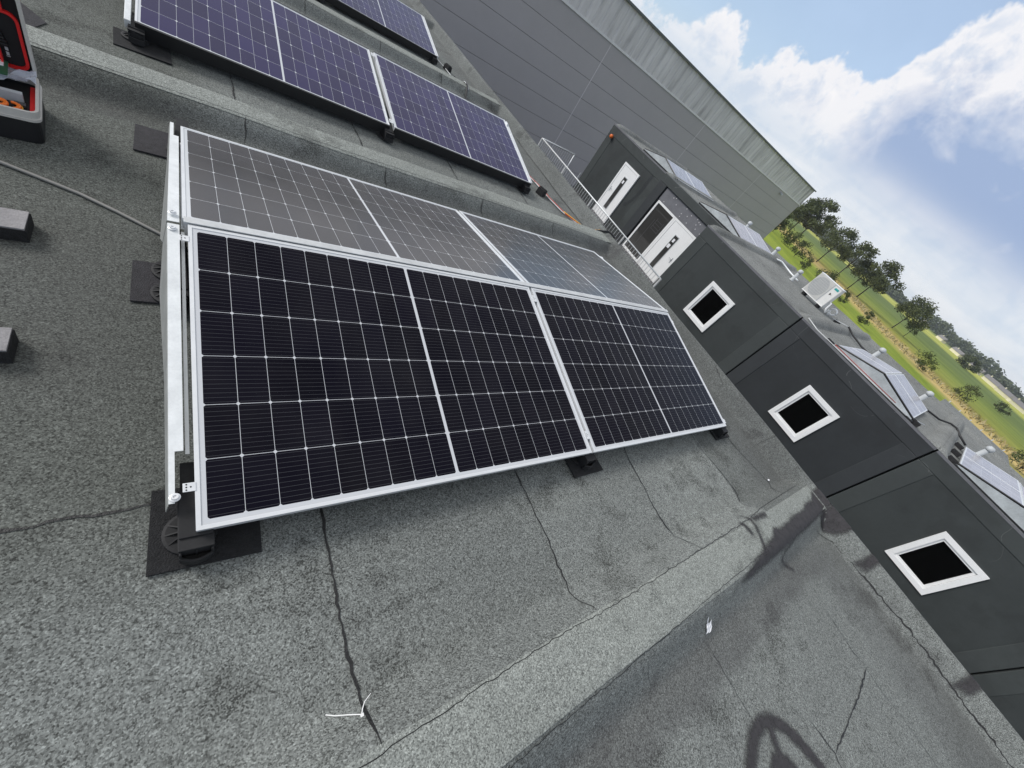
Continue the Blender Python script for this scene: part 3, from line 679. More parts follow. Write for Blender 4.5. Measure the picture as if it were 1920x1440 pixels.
# perforated clamp plates between rail and frame
def clamp(x, y, z, label, rx, w_=0.03, d=0.026):
    t = thing('panel_clamp', label, 'metal clamp', (x, y, z), (rx, 0, 0), 'clamps on the panel frames')
    b = MB(); b.box(-w_/2, w_/2, -d/2, d/2, 0, 0.003); b.build('plate', 'alu', t, bevel=0.001)
    h = MB()
    for hx, hy in ((-0.007, -0.008), (-0.007, 0.0), (-0.007, 0.008), (0.003, 0.0)): h.lathe([(0.0022, 0.0033), (0.0022, 0.0036)], (hx, hy, 0), 10)
    h.build('hole', 'gap', t)
clamp(-0.012, 0.125, 0.119+0.125*sn/cs, 'small perforated clamp plate by the front left panel corner', TILT)
clamp(-0.012, YR-0.07, 0.119+(YR-0.07)*sn/cs, 'small perforated clamp plate just below the ridge at the left end', TILT)
clamp(PL+G_/2, 0.10, 0.122+0.10*sn/cs, 'silver clamp at the lower end of the joint between the nearest panels', TILT, 0.022, 0.05)
clamp(PL+G_/2, YR-0.09, 0.122+(YR-0.09)*sn/cs, 'silver clamp at the upper end of the joint between the nearest panels', TILT, 0.022, 0.05)
clamp(-0.233+CL+0.0225, 3.437+0.07, 0.127+0.07*0.2, 'silver clamp at the lower end of the gap in the second row', CT, 0.034, 0.05)
clamp(-0.233+CL+0.0225, 3.437+1.03, 0.127+1.03*0.2, 'silver clamp at the upper end of the gap in the second row', CT, 0.034, 0.05)
for (x, y, z, lab) in ((3.475, 0.05, 0.118, 'tiny end clamp at the lower right corner of the near array'), (3.475, 1.03, 0.295, 'tiny end clamp at the upper right corner of the near array'),
                       (3.46, 2.12, 0.145, 'tiny end clamp at the far corner of the greyish rear slope'), (3.20, 3.50, 0.125, 'tiny end clamp at the lower right corner of the second row'), (3.20, 4.46, 0.33, 'tiny end clamp at the upper right corner of the second row')):
    b = MB(); b.box(-0.012, 0.014, -0.025, 0.025, -0.02, 0.006); b.box(0.002, 0.010, -0.01, 0.01, 0.006, 0.012)
    o = b.build('end_clamp', 'alu', bevel=0.001); o.location = (x, y, z); tag(o, lab, 'metal clamp', 'end clamps on the panel frames')
# aluminium end rails at the right end of the second and farthest rows
for y0, lab in ((3.437, 'thin aluminium rail along the right end of the second row'), (7.08, 'thin aluminium rail along the right end of the farthest row')):
    xo = -0.233+2*CL+0.045+0.012
    b = MB(); b.box(0, 0.022, 0.03, CW-0.02, -0.05, -0.001); o = b.build('end_rail', 'alu', bevel=0.001); o.location = (xo, y0, 0.122); o.rotation_euler = (CT, 0, 0); tag(o, lab, 'metal rail')
b = MB(); b.box(0, 0.03, 0.0, CW-0.02, -0.05, -0.001); o = b.build('end_rail', 'galv', bevel=0.001); o.location = (-0.233-0.05, 3.437, 0.118); o.rotation_euler = (CT, 0, 0); tag(o, 'galvanised rail at the left end of the second row, by the upper picture edge', 'metal rail')

# ------------------------------------------------------------------ small things on the roof
def roof_tube(pts, r, name, mat, label, cat, lift=0.0, n=8):
    P = conform(pts, 0.04); b = MB(); b.tube([(x, y, HZ(x, y)+r+0.002+lift) for x, y in P], r, n)
    return tag(b.build(name, mat, smooth=True), label, cat)
roof_tube([(-1.6, 2.0), (-1.1, 1.93), (-.75, 1.82), (-.587, 1.756), (-.483, 1.705), (-.356, 1.64), (-.238, 1.56), (-.096, 1.455), (.02, 1.36), (.2, 1.3)], 0.007, 'cable', 'cable', 'grey cable running over the roof from the left edge under the panels', 'cable')
roof_tube([(3.34, 4.75), (3.42, 4.40), (3.47, 4.09), (3.56, 3.85), (3.60, 3.5), (3.68, 3.25), (3.84, 3.06)], 0.007, 'cable_tray', 'galvd', 'slim aluminium channel along the right end of the second row', 'cable channel', 0.01, 4)
roof_tube([(3.38, 4.7), (3.46, 4.3), (3.52, 4.0), (3.60, 3.72), (3.62, 3.5), (3.72, 3.2), (3.86, 3.05), (4.0, 2.93), (4.08, 2.86)], 0.008, 'cable', 'red', 'red solar cable beside the right end of the second row, crossing the roof roll', 'cable', 0.012)
roof_tube([(3.70, 3.24), (3.84, 3.09), (3.97, 2.97), (4.06, 2.88)], 0.006, 'cable', 'yellow', 'short yellow wire along the red cable by the roof corner', 'cable', 0.022)
roof_tube([(4.03, 2.90), (4.12, 2.82), (4.19, 2.79), (4.25, 2.765)], 0.012, 'cable_sleeve', 'cableb', 'black sleeve where the cables pass over the roof edge', 'cable sleeve', 0.004)
roof_tube([(3.30, 8.3), (3.38, 7.4), (3.42, 6.95), (3.46, 6.5), (3.44, 6.2)], 0.007, 'cable_tray', 'galvd', 'slim aluminium channel along the right end of the farthest row', 'cable channel', 0.01, 4)
roof_tube([(3.52, 6.95), (3.50, 6.6), (3.46, 6.36), (3.40, 6.12), (3.34, 5.9)], 0.012, 'cable', 'cableb', 'black cable bending over the roll behind the second row', 'cable', 0.006)
for x, y, lab in ((3.50, 3.56, 'small black rubber block beside the right end of the second row'), (3.45, 7.15, 'small black rubber block beside the right end of the farthest row')):
    b = MB(); b.prism([(-0.06, 0), (0.06, 0), (0.045, 0.075), (-0.045, 0.075)], (-0.05, 0.05), 'y'); b.box(-0.02, 0.02, -0.05, 0.05, 0.076, 0.085)
    o = b.build('rubber_block', 'rubber', bevel=0.003); o.location = (x, y, HZ(x, y)+0.003); o.rotation_euler = (0, 0, 0.5); tag(o, lab, 'rubber block')
# pavers at the left edge
for (x0, x1, y0, y1, h, lab) in ((-0.80, -0.462, 1.285, 1.392, 0.055, 'grey block with a swirling worn top lying at the left picture edge'), (-0.74, -0.432, 0.70, 0.795, 0.055, 'plain grey block at the left picture edge, nearer than the swirled one')):
    b = MB(); b.box(x0, x1, y0, y1, 0, h); b.box(x0+0.002, x1+0.004, y0-0.004, y1-0.002, -0.001, h-0.006, mi=1)
    o = b.build('paving_block', ['concrete', 'rubber'], bevel=0.0008); o.location = (0, 0, HZ(x1, y0)+0.002); o.rotation_euler = (0, 0, 0); tag(o, lab, 'paving block')
# zip tie, paper scrap, bit of foam
def Rz(x, y): return HZ(x, y)
pts = [(.268, -.553), (.29, -.566), (.317, -.577), (.35, -.592)]
b = MB(); b.tube([(x, y, Rz(x, y)+0.004) for x, y in pts], 0.0016, 5); b.tube([(.35, -.592, Rz(.35, -.592)+.004), (.357, -.580, Rz(.35, -.58)+.010), (.366, -.568, Rz(.36, -.568)+.016), (.388, -.556, Rz(.38, -.556)+.02)], [0.0016, 0.0016, 0.0014, 0.001], 5)
b.box(.346, .355, -.598, -.590, Rz(.35, -.59)+.001, Rz(.35, -.59)+.009)
tag(b.build('cable_tie', 'white'), 'white cable tie lying bent on the roof by a black seam', 'cable tie')
b = MB(); n = 5; vs = []; fs = []
for i in range(n):
    for j in range(n):
        x = 1.935+0.052*i/(n-1)+0.006*math.sin(3*j); y = -0.995+0.040*j/(n-1)+0.005*math.sin(2*i); vs.append((x, y, HZ(x, y)+0.005+0.008*abs(math.sin(1.7*i+0.9*j))))
for i in range(n-1):
    for j in range(n-1): fs.append((i*n+j, (i+1)*n+j, (i+1)*n+j+1, i*n+j+1))
b.add(vs, fs); b.add([(1.93, -.95, HZ(1.93, -.95)+.012), (1.918, -.928, HZ(1.9, -.915)+.012), (1.924, -.925, HZ(1.9, -.91)+.012), (1.945, -.948, HZ(1.94, -.948)+.012)], [(0, 1, 2, 3)])
tag(b.build('paper_scrap', 'paper'), 'crumpled white scrap of paper below the roof roll', 'paper scrap')
b = MB(); b.lathe([(0.004, 0), (0.009, 0.004), (0.008, 0.010), (0.003, 0.013)], (3.765, -0.5, HZ(3.765, -.5)+.002), 9); tag(b.build('foam_crumb', 'paper'), 'tiny white crumb near the roof edge', 'crumb')

# toolbox at the left edge, open
tb = thing('toolbox', 'open black tool case with a pale rim and red lining at the left picture edge', 'tool case', (-0.485, 1.965, HZ(-0.5, 1.97)+0.003), (0, 0, 0.10))
def rrect(x0, x1, y0, y1, r, n=5):
    out = []
    for cx, cy, a0 in ((x1-r, y0+r, -90), (x1-r, y1-r, 0), (x0+r, y1-r, 90), (x0+r, y0+r, 180)):
        for k in range(n+1):
            a = R(a0+90*k/n); out.append((cx+r*math.cos(a), cy+r*math.sin(a)))
    return out
def rring(b, out, inn, z0, z1, mi=0):
    n = len(out); vs = [(x, y, z) for z in (z0, z1) for P in (out, inn) for x, y in P]; fs = []
    for i in range(n):
        j = (i+1) % n
        fs += [(i, j, 2*n+j, 2*n+i), (n+j, n+i, 3*n+i, 3*n+j), (2*n+i, 2*n+j, 3*n+j, 3*n+i), (j, i, n+i, n+j)]
    b.add(vs, fs, mi)
BX0, BX1, BY0, BY1 = -0.52, 0.0, 0.0, 0.33
b = MB(); rring(b, rrect(BX0, BX1, BY0, BY1, .03), rrect(BX0+.012, BX1-.012, BY0+.012, BY1-.012, .02), 0, 0.095); b.box(BX0+.013, BX1-.013, BY0+.013, BY1-.013, 0.002, 0.010); b.build('base', 'casebk', tb)
b = MB(); rring(b, rrect(BX0-.006, BX1+.006, BY0-.006, BY1+.006, .034), rrect(BX0+.008, BX1-.008, BY0+.008, BY1-.008, .022), 0.095, 0.105); rring(b, rrect(BX0-.002, BX1+.002, BY0-.002, BY1+.002, .032), rrect(BX0+.008, BX1-.008, BY0+.008, BY1-.008, .022), 0.105, 0.135); b.build('rim', 'rim', tb)
b = MB(); b.box(BX0+.014, BX1-.014, BY0+.014, BY1-.014, 0.010, 0.085); b.build('foam_insert', 'blacktex', tb)
b = MB(); b.box(-0.030, -0.015, 0.016, 0.30, 0.086, 0.094); b.build('lining', 'redfoam', tb)
b = MB(); b.box(-0.40, -0.047, 0.150, 0.172, 0.086, 0.125); b.build('divider', 'pipe', tb)
# lid, leaning back from the hinge
lid = MB(); Ml = Matrix.Translation((0, BY1+0.006, 0.125)) @ Matrix.Rotation(R(98), 4, 'X')
def rr3(b, out, inn, z0, z1, Mx, mi=0):
    k = MB(); rring(k, out, inn, z0, z1); b.add([Mx @ Vector(v) for v in k.v], k.f, mi)
LX0, LX1, LY0, LY1 = -0.52, 0.0, 0.0, 0.36
rr3(lid, rrect(LX0, LX1, LY0, LY1, .035), rrect(LX0+.010, LX1-.010, LY0+.010, LY1-.010, .028), -0.006, 0.03, Ml)
lo = lid.build('lid_rim', 'rim', tb)
k = MB(); k.prism(rrect(LX0+.008, LX1-.008, LY0+.008, LY1-.008, .028), (-0.03, -0.002), 'z', Ml); k.build('lid', 'blacktex', tb)
k = MB(); rr3(k, rrect(LX0+.02, LX1-.018, LY0+.022, LY1-.10, .035), rrect(LX0+.029, LX1-.028, LY0+.032, LY1-.110, .026), -0.001, 0.012, Ml); k.box(LX0+.14, LX1-.055, LY1-.098, LY1-.02, -0.001, 0.02, Ml); k.build('lid_piping', 'redfoam', tb)
k = MB()
for q in range(4): k.box(-0.30, -0.066-0.003*q, 0.118+q*0.013, 0.128+q*0.013, 0.001, 0.02-0.002*(q % 2), Ml)
k.build('elastic_strap', 'casebk', tb, bevel=0.002)
k = MB(); k.box(-0.079, -0.070, 0.092, 0.106, 0.002, 0.004, Ml); k.box(-0.079, -0.070, 0.072, 0.086, 0.002, 0.004, Ml); k.box(-0.081, -0.069, 0.066, 0.068, 0.002, 0.004, Ml); k.build('tool_mark', 'pipe', tb)
k = MB(); k.box(-0.098, -0.092, 0.05, 0.19, 0.002, 0.03, Ml); k.build('lid_lining', 'redfoam', tb)
# bag and pliers lying in the case
bg_ = thing('plastic_bag', 'crinkled clear plastic bag with a green card, lying across the open tool case', 'plastic bag', (-0.485, 1.965, HZ(-0.5, 1.97)+0.003), (0, 0, 0.10))
b = MB(); n, m2 = 26, 14; vs = []; fs = []
for i in range(n):
    for j in range(m2):
        u, v_ = i/(n-1), j/(m2-1); x = -0.40+0.40*u; y = 0.205+0.130*v_-0.02*(1-u)
        z = 0.150+0.016*math.sin(9*u+4*v_)*math.sin(7*v_+2*u)+0.012*math.sin(23*u-11*v_)+random.uniform(-.005, .005)+0.012*(u > .93)
        vs.append((x, y+0.006*math.sin(17*u), z))
for i in range(n-1):
    for j in range(m2-1): fs.append((i*m2+j, (i+1)*m2+j, (i+1)*m2+j+1, i*m2+j+1))
b.add(vs, fs); b.build('bag_film', 'bag', bg_)
b = MB(); b.box(-0.30, -0.080, 0.20, 0.325, 0.165, 0.168); b.build('card', 'greenlab', bg_)
b = MB(); b.box(-0.105, -0.092, 0.27, 0.315, 0.1685, 0.170); b.build('card_label', 'paper', bg_)
pl = thing('pliers', 'orange-handled pliers lying in the open tool case', 'pliers', (-0.485, 1.965, HZ(-0.5, 1.97)+0.003), (0, 0, 0.10))
def arc(cx, cy, r, a0, a1, z, n=10): return [(cx+r*math.cos(R(a0+(a1-a0)*k/n)), cy+r*1.25*math.sin(R(a0+(a1-a0)*k/n)), z) for k in range(n+1)]
b = MB(); b.tube(arc(-0.078, 0.088, 0.020, 100, -75, 0.100), [0.006]*4+[0.008]*4+[0.007]*3, 8); b.build('handle', 'orange', pl, smooth=True)
b = MB(); b.tube(arc(-0.078, 0.088, 0.027, 60, -75, 0.096), 0.004, 8); b.build('grip', 'yellow', pl, smooth=True)
b = MB(); b.tube(arc(-0.112, 0.092, 0.018, -80, 90, 0.100), 0.008, 8); b.build('handle', 'orange', pl, smooth=True)
b = MB(); b.box(-0.075, -0.040, 0.11, 0.135, 0.088, 0.10); b.build('jaw', 'steel', pl, bevel=0.003)
# flap of loose felt behind the tool case
b = MB(); b.add([(-0.83, 3.05, HZ(-.8, 3.05)+.006), (-0.66, 3.02, HZ(-.6, 3.02)+.006), (-0.60, 3.22, .01), (-0.74, 3.40, .012)], [(0, 1, 2, 3)]); tag(b.build('felt_offcut', 'rubber2'), 'dark offcut of roofing felt behind the tool case lid', 'felt offcut')

# ------------------------------------------------------------------ dark cabins across the alley
XF, XB = 11.70, 19.35
def cabin(y0, y1, xf, label, tone, window=None):
    t = thing('site_cabin', label, 'site cabin', (0, 0, 0))
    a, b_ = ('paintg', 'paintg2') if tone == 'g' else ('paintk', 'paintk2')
    y0 += 0.018; y1 -= 0.018
    b = MB()
    if window is None: b.box(xf+0.03, XB, y0, y1, GZ+0.02, -0.13)
    else:                                   # hollow room behind the window
        b.box(xf+2.4, XB, y0, y1, GZ+0.02, -0.13); q0, q1, q2, q3 = window[0]+0.05, window[1]-0.05, window[2]+0.05, window[3]-0.05
        b.box(xf+0.03, xf+2.4, y0, y1, q3, -0.13); b.box(xf+0.03, xf+2.4, y0, y1, GZ+0.02, q2-0.4); b.box(xf+0.03, xf+0.2, y0, y1, q2-0.4, q2); b.box(xf+0.03, xf+0.2, y0, q0, q2, q3); b.box(xf+0.03, xf+0.2, q1, y1, q2, q3)
        b.box(xf+0.2, xf+2.4, y0, y0+0.1, q2-0.4, q3); b.box(xf+0.2, xf+2.4, y1-0.1, y1, q2-0.4, q3)
    # proud facade frame round a recessed field
    z0, z1 = -2.95, 0.0
    fr = 0.36
    b.box(xf, xf+0.05, y0, y1, z1-fr, z1-0.004); b.box(xf, xf+0.05, y0, y1, z0, z0+0.3); b.box(xf, xf+0.05, y0, y0+fr, z0+0.3, z1-fr); b.box(xf, xf+0.05, y1-fr, y1, z0+0.3, z1-fr)
    b.box(xf, xf+0.05, y0, y1, GZ+0.02, z0-0.02)
    b.build('wall', a, t, bevel=0.012)
    b = MB(); PX0, PX1, A0, A1, C0, C1 = xf+0.012, xf+0.055, y0+fr-0.01, y1-fr+0.01, z0+0.29, z1-fr+0.01
    if window is None: b.box(PX0, PX1, A0, A1, C0, C1)
    else:
        q0, q1, q2, q3 = window[0]+0.06, window[1]-0.06, window[2]+0.06, window[3]-0.06
        b.box(PX0, PX1, A0, A1, q3, C1); b.box(PX0, PX1, A0, A1, C0, q2); b.box(PX0, PX1, A0, q0, q2, q3); b.box(PX0, PX1, q1, A1, q2, q3)
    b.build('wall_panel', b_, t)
    # felt roof that turns down over the facade, half a roll on either side
    xs2 = [xf-0.004, xf+0.02, xf+0.10, xf+0.25, xf+0.45]+list(np.arange(xf+0.9, XB-0.3, 0.5))+[XB-0.25, XB-0.1, XB]
    ys2 = sorted(set(np.round(np.concatenate([np.linspace(y0-0.016, y0+0.4, 12), np.linspace(y0+0.4, y1-0.4, 12), np.linspace(y1-0.4, y1+0.016, 12)]), 4)))
    def hh(x, y):
        e = min(abs(y-y0+0.018), abs(y1+0.018-y)); r_ = 0.095*(1-sm((e-0.05)/0.22))*sm((x-xf)/0.35)
        edge = 0.055*(1-sm((x-xf-0.02)/0.3)); back = 0.09*sm((x-XB+0.35)/0.25)
        return max(-0.055+edge, r_-0.02 if r_ > 0.02 else -0.1, -0.055+back)+0.004*math.sin(2.3*x+3*y)*math.sin(1.7*y)
    b = MB(); k = len(xs2); b.v = [(x, y, hh(x, y)) for y in ys2 for x in xs2]; b.f = [(j*k+i, j*k+i+1, (j+1)*k+i+1, (j+1)*k+i) for j in range(len(ys2)-1) for i in range(k-1)]; b.mi = [0]*len(b.f)
    b.build('roof', 'farbit', t, smooth=True)
    b = MB(); b.box(xf-0.008, xf+0.004, y0, y1, -0.05, -0.002); b.build('roof_edge', 'board', t)
    b = MB(); b.box(xf+0.04, XB-0.02, y0-0.016, y0-0.002, GZ+0.1, -0.12); b.build('joint', 'gap', t)
    if window is not None:
        wy0, wy1, wz0, wz1 = window; x = xf-0.030
        w_ = MB()
        def rect(b, x0, x1, a0, a1, c0, c1, bw):
            b.box(x0, x1, a0, a1, c1-bw, c1); b.box(x0, x1, a0, a1, c0, c0+bw); b.box(x0, x1, a0, a0+bw, c0+bw, c1-bw); b.box(x0, x1, a1-bw, a1, c0+bw, c1-bw)
        rect(w_, x, xf+0.05, wy0, wy1, wz0, wz1, 0.105)
        wo_ = w_.build('window', 'white', t, bevel=0.004)
        s_ = MB(); rect(s_, x+0.028, xf+0.05, wy0+0.107, wy1-0.107, wz0+0.107, wz1-0.107, 0.045); s_.build('sash', 'white', wo_, bevel=0.004)
        p_ = MB(); p_.box(x+0.062, x+0.066, wy0+0.15, wy1-0.15, wz0+0.15, wz1-0.15); p_.build('pane', 'pane', wo_)
    return t
WZ = (-2.035, -0.90)
cabin(-8.76, -5.04, XF, 'dark green-grey cabin whose edge just shows at the lower right corner of the photo', 'g', (-7.3, -6.36, *WZ))
cabin(-5.04, -1.32, XF, 'green-grey cabin with the largest and nearest square white window', 'g', (-3.61, -2.68, *WZ))
c3 = cabin(-1.32, 2.41, XF, 'charcoal cabin with the middle of the three square white windows', 'k', (0.06, 1.005, *WZ))
cabin(2.41, 6.15, XF, 'green-grey cabin with the air-conditioning unit on its roof and the farthest square window', 'g', (3.79, 4.74, *WZ))
c1 = cabin(6.15, 9.85, 13.5, 'set-back cabin with a white door next to a tall glazed side light', 'k')
c0 = cabin(9.85, 13.55, 13.5, 'farthest dark cabin with a single white door and an orange lamp at its corner', 'g')
b = MB(); b.prism([(10.26, -0.37), (10.38, -0.37), (10.42, -0.70), (10.40, -0.95), (10.42, -1.30), (10.52, -1.55), (10.66, -1.70), (10.60, -1.84), (10.48, -1.74), (10.36, -1.45), (10.30, -1.15), (10.26, -0.85), (10.29, -0.60)], (13.5095, 13.5105), 'x'); b.build('damp_streak', 'paintk2', c0)
b = MB(); b.box(12.0, 12.3, 0.16, 0.36, -2.3, -1.62); b.box(11.95, 12.25, 0.38, 0.55, -2.3, -1.78); b.build('stored_box', 'pipe', c3)
# doors
def door(par, y0, y1, z1, hand):
    x = 13.478; f = MB(); bw = 0.075
    z0 = -2.78
    f.box(x-0.02, x+0.05, y0, y1, z1-bw, z1); f.box(x-0.02, x+0.05, y0, y0+bw, z0, z1-bw); f.box(x-0.02, x+0.05, y1-bw, y1, z0, z1-bw)
    d = f.build('door', 'white', par, bevel=0.004)
    b = MB(); b.box(x-0.01, x+0.03, y0+bw+0.006, y1-bw-0.006, z0, z1-bw-0.006); b.build('leaf', 'white', d, bevel=0.006)
    yc = (y0+y1)/2-0.02*hand; b = MB(); b.box(x-0.018, x-0.0105, yc-0.115, yc+0.115, z1-1.72, z1-0.375); b.build('vision_frame', 'pipe', d, bevel=0.004)
    b = MB(); b.box(x-0.0215, x-0.0185, yc-0.095, yc+0.095, z1-1.69, z1-0.40); b.build('vision_panel', 'pane2', d)
    b = MB(); b.box(x-0.024, x-0.022, yc-0.04, yc+0.05, z1-0.62, z1-0.50); b.build('notice', 'paper', d)
    yh = y1-0.15 if hand > 0 else y0+0.15
    b = MB(); b.box(x-0.018, x-0.0105, yh-0.02, yh+0.02, z1-1.16, z1-0.95); b.tube([(x-0.02, yh, z1-1.02), (x-0.06, yh, z1-1.02), (x-0.06, yh-0.12*hand, z1-1.02)], 0.010, 8); b.build('handle', 'pipe', d)
    return d
door(c0, 10.80, 11.80, -0.665, 1)
d1 = door(c1, 7.10, 8.30, -0.76, -1)
b = MB(); b.box(13.4537, 13.4545, 7.68, 7.80, -1.62, -1.48); b.build('notice', 'paper', d1)
f = MB(); f.box(13.458, 13.53, 8.305, 9.37, -0.835, -0.76); f.box(13.458, 13.53, 9.295, 9.37, -2.78, -0.835); f.box(13.458, 13.53, 8.305, 8.38, -2.78, -0.835); f.box(13.458, 13.53, 8.38, 9.295, -2.78, -2.70)
sl = f.build('side_light', 'white', c1, bevel=0.004)
b = MB(); b.box(13.485, 13.49, 8.38, 9.295, -2.70, -0.835); b.build('pane', 'pane2', sl)
b = MB()
for q in range(4): b.box(13.4835, 13.4845, 8.50+0.02*q, 8.86, -1.60+0.11*q, -1.59+0.11*q)
b.box(13.4835, 13.4845, 8.50, 8.515, -1.62, -1.2); b.box(13.4835, 13.4845, 8.86, 8.875, -1.62, -1.2); b.box(13.4835, 13.4845, 8.95, 8.965, -2.6, -1.3); b.build('shelf', 'steel', sl)
b = MB(); b.box(13.462, 13.50, 6.30, 9.40, -0.752, -0.285); b.build('lintel_board', 'board', c1)
b = MB()
for q in range(16):
    yy, zz = random.uniform(7.1, 9.3), random.uniform(-0.72, -0.32); b.lathe([(0.018, 0), (0.012, 0.004)], (0, 0, 0), 8); n_ = 16
    for i in range(len(b.v)-16, len(b.v)): vx, vy, vz = b.v[i]; b.v[i] = (13.4615-vz, yy+vx, zz+vy)
b.build('board_screw', 'trim', c1)
b = MB(); b.box(13.40, 13.50, 6.20, 9.83, -0.275, -0.004); b.build('fascia', 'paintg', c1, bevel=0.01)
b = MB(); b.box(13.40, 13.56, 9.44, 9.83, -2.9, -0.28); b.build('jamb', 'paintk', c1, bevel=0.006)
b = MB(); b.lathe([(0.05, 0), (0.075, 0.03), (0.072, 0.09), (0.045, 0.12)], (0, 0, 0), 16)
b.v = [(13.49-z, 13.22+x, -0.40+y) for x, y, z in b.v]; b.build('corner_lamp', 'amber', c0, smooth=True)
b = MB(); b.tube([(13.5, 13.62, -2.5), (13.5, 13.62, -2.2)], 0.03, 8); b.build('outlet', 'pipe', c0)

# entrance gallery with its railing
ga = thing('gallery', 'steel walkway with slim barred railing in front of the two white doors', 'walkway')
b = MB(); b.box(10.45, 13.46, 5.35, 13.35, -2.86, -2.78); b.build('deck', 'steel', ga)
b = MB(); zt_ = -1.6
b.tube([(10.47, 5.35, zt_), (10.47, 13.2, zt_)], 0.022, 8); b.tube([(10.47, 13.2, zt_), (12.35, 13.3, zt_)], 0.022, 8); b.tube([(12.35, 13.3, zt_), (12.38, 13.3, -2.78)], 0.022, 8)
b.build('handrail', 'galv', ga, smooth=True)
b = MB(); b.tube([(10.47, 5.35, -2.66), (10.47, 13.2, -2.66)], 0.014, 6); b.tube([(10.47, 13.2, -2.66), (12.35, 13.3, -2.66)], 0.014, 6)
y = 5.45
while y < 13.2: b.tube([(10.47, y, -2.66), (10.47, y, zt_)], 0.008, 5); y += 0.125
x = 10.6
while x < 12.3: b.tube([(x, 13.21+0.05*(x-10.47), -2.66), (x, 13.21+0.05*(x-10.47), zt_)], 0.006, 5); x += 0.125
b.build('balusters', 'galvd', ga)
b = MB()
for y in (5.35, 7.3, 9.3, 11.25, 13.2): b.box(10.445, 10.495, y-0.025, y+0.025, -2.78, zt_)
for y in (5.6, 9.3, 13.0): b.box(10.5, 10.6, y-0.05, y+0.05, GZ+0.02, -2.86)
b.build('post', 'galvd', ga)
st = MB()
for q in range(14): st.box(10.6, 11.8, 13.4+q*0.27, 13.66+q*0.27, -2.83-q*0.2, -2.79-q*0.2)
st.build('stair_tread', 'steel', ga)

# far low container behind the cabin roofs
t = thing('flat_container', 'low flat grey container roof behind the cabin roofs, in front of the grass', 'container', (0, 0, 0))
b = MB(); b.box(22.9, 26.5, -3.5, -0.62, GZ+0.02, -0.34); b.build('wall', 'paintk', t, bevel=0.02)
b = MB(); b.box(22.87, 26.53, -3.53, -0.59, -0.34, -0.30); b.build('roof', 'farbit', t, bevel=0.01)
b = MB()
for q in range(6): b.box(26.4, 26.44, -3.3+q*0.5, -3.26+q*0.5, -0.30, -0.22)
b.build('edge_cleat', 'galvd', t)

# small arrays on the cabin roofs
FT = math.atan2(0.215, 1.03)
def far_array(x0, yc, zb, label, n=2):
    y_lo = yc-1.055
    for side in (0, 1):
        for k in range(n):
            L_ = 1.44
            lab = label[side][k]
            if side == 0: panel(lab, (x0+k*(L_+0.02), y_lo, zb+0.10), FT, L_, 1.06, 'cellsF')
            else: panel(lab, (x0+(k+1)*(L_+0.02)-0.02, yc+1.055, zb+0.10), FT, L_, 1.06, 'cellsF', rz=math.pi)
def end_plate(x, yc, zb, label):
    t = thing('end_plate', label, 'end plate', (x, yc, zb), (0, 0, 0), 'triangular end plates of the arrays on the cabins')
    b = MB(); b.prism([(-1.05, 0.055), (1.05, 0.055), (1.05, 0.075), (0.02, 0.30), (-0.02, 0.30), (-1.05, 0.075)], (-0.004, 0.0), 'x'); b.build('plate', 'plate', t)
    b = MB(); b.tube([(0.03, -1.08, 0.085), (0.03, 0, 0.325), (0.03, 1.08, 0.085)], 0.02, 6); b.build('cover_strip', 'aludark', t)
    b = MB(); b.box(0.0, 0.12, -1.1, 1.1, 0.0, 0.05); b.build('base_rail', 'aludark', t)
    return t
AR = [(12.10, 0.43, -0.055, 'roof of the charcoal cabin with the middle window', True), (12.05, -2.78, -0.055, 'roof of the nearest green-grey cabin', True), (14.0, 7.20, -0.055, 'roof of the cabin with the glazed side light', True), (14.0, 10.75, -0.055, 'roof of the farthest cabin', True)]
for x0, yc, zb, wh, ep in AR:
    far_array(x0, yc, zb, [[f'small panel, right slope, facade end, {wh}', f'small panel, right slope, far end, {wh}'], [f'small panel, hall-side slope, facade end, {wh}', f'small panel, hall-side slope, far end, {wh}']])
    end_plate(x0-0.05, yc, zb, f'triangular grey end plate, {wh}')

# vent pipes on the cabin roofs
vp = None
for (x, y, z0, z1, lab) in ((15.4, 1.24, -0.05, 0.33, 'grey vent pipe behind the left slope of the array on the charcoal cabin'), (15.4, -0.30, -0.05, 0.31, 'grey vent pipe behind the right slope of the array on the charcoal cabin'), (15.4, -2.01, -0.05, 0.33, 'grey vent pipe behind the array on the nearest green-grey cabin'),
                            (17.0, 7.84, -0.05, 0.36, 'vent pipe with a round cap standing out against the hall wall'), (17.0, 6.28, -0.05, 0.34, 'grey vent pipe at the far corner of the array beside the set-back cabin'), (16.2, 4.80, -0.05, 0.30, 'free-standing vent pipe left of the air-conditioning unit')):
    if vp is None:
        vp = thing('vent_pipe', lab, 'vent pipe', (x, y, z0), (0, 0, 0), 'vent pipes on the cabin roofs')
        b = MB(); b.lathe([(0.085, 0), (0.08, 0.02), (0.058, 0.03), (0.058, 0.31)], (0, 0, 0), 18); b.build('stack', 'pipe', vp, smooth=True)
        b = MB(); b.lathe([(0.066, 0.30), (0.085, 0.33), (0.088, 0.36), (0.075, 0.40), (0.045, 0.425), (0.0, 0.43)], (0, 0, 0), 18); b.build('cap', 'pipe', vp, smooth=True)
    else: dup(vp, (x, y, z0), (0, 0, random.uniform(0, 6)), lab)

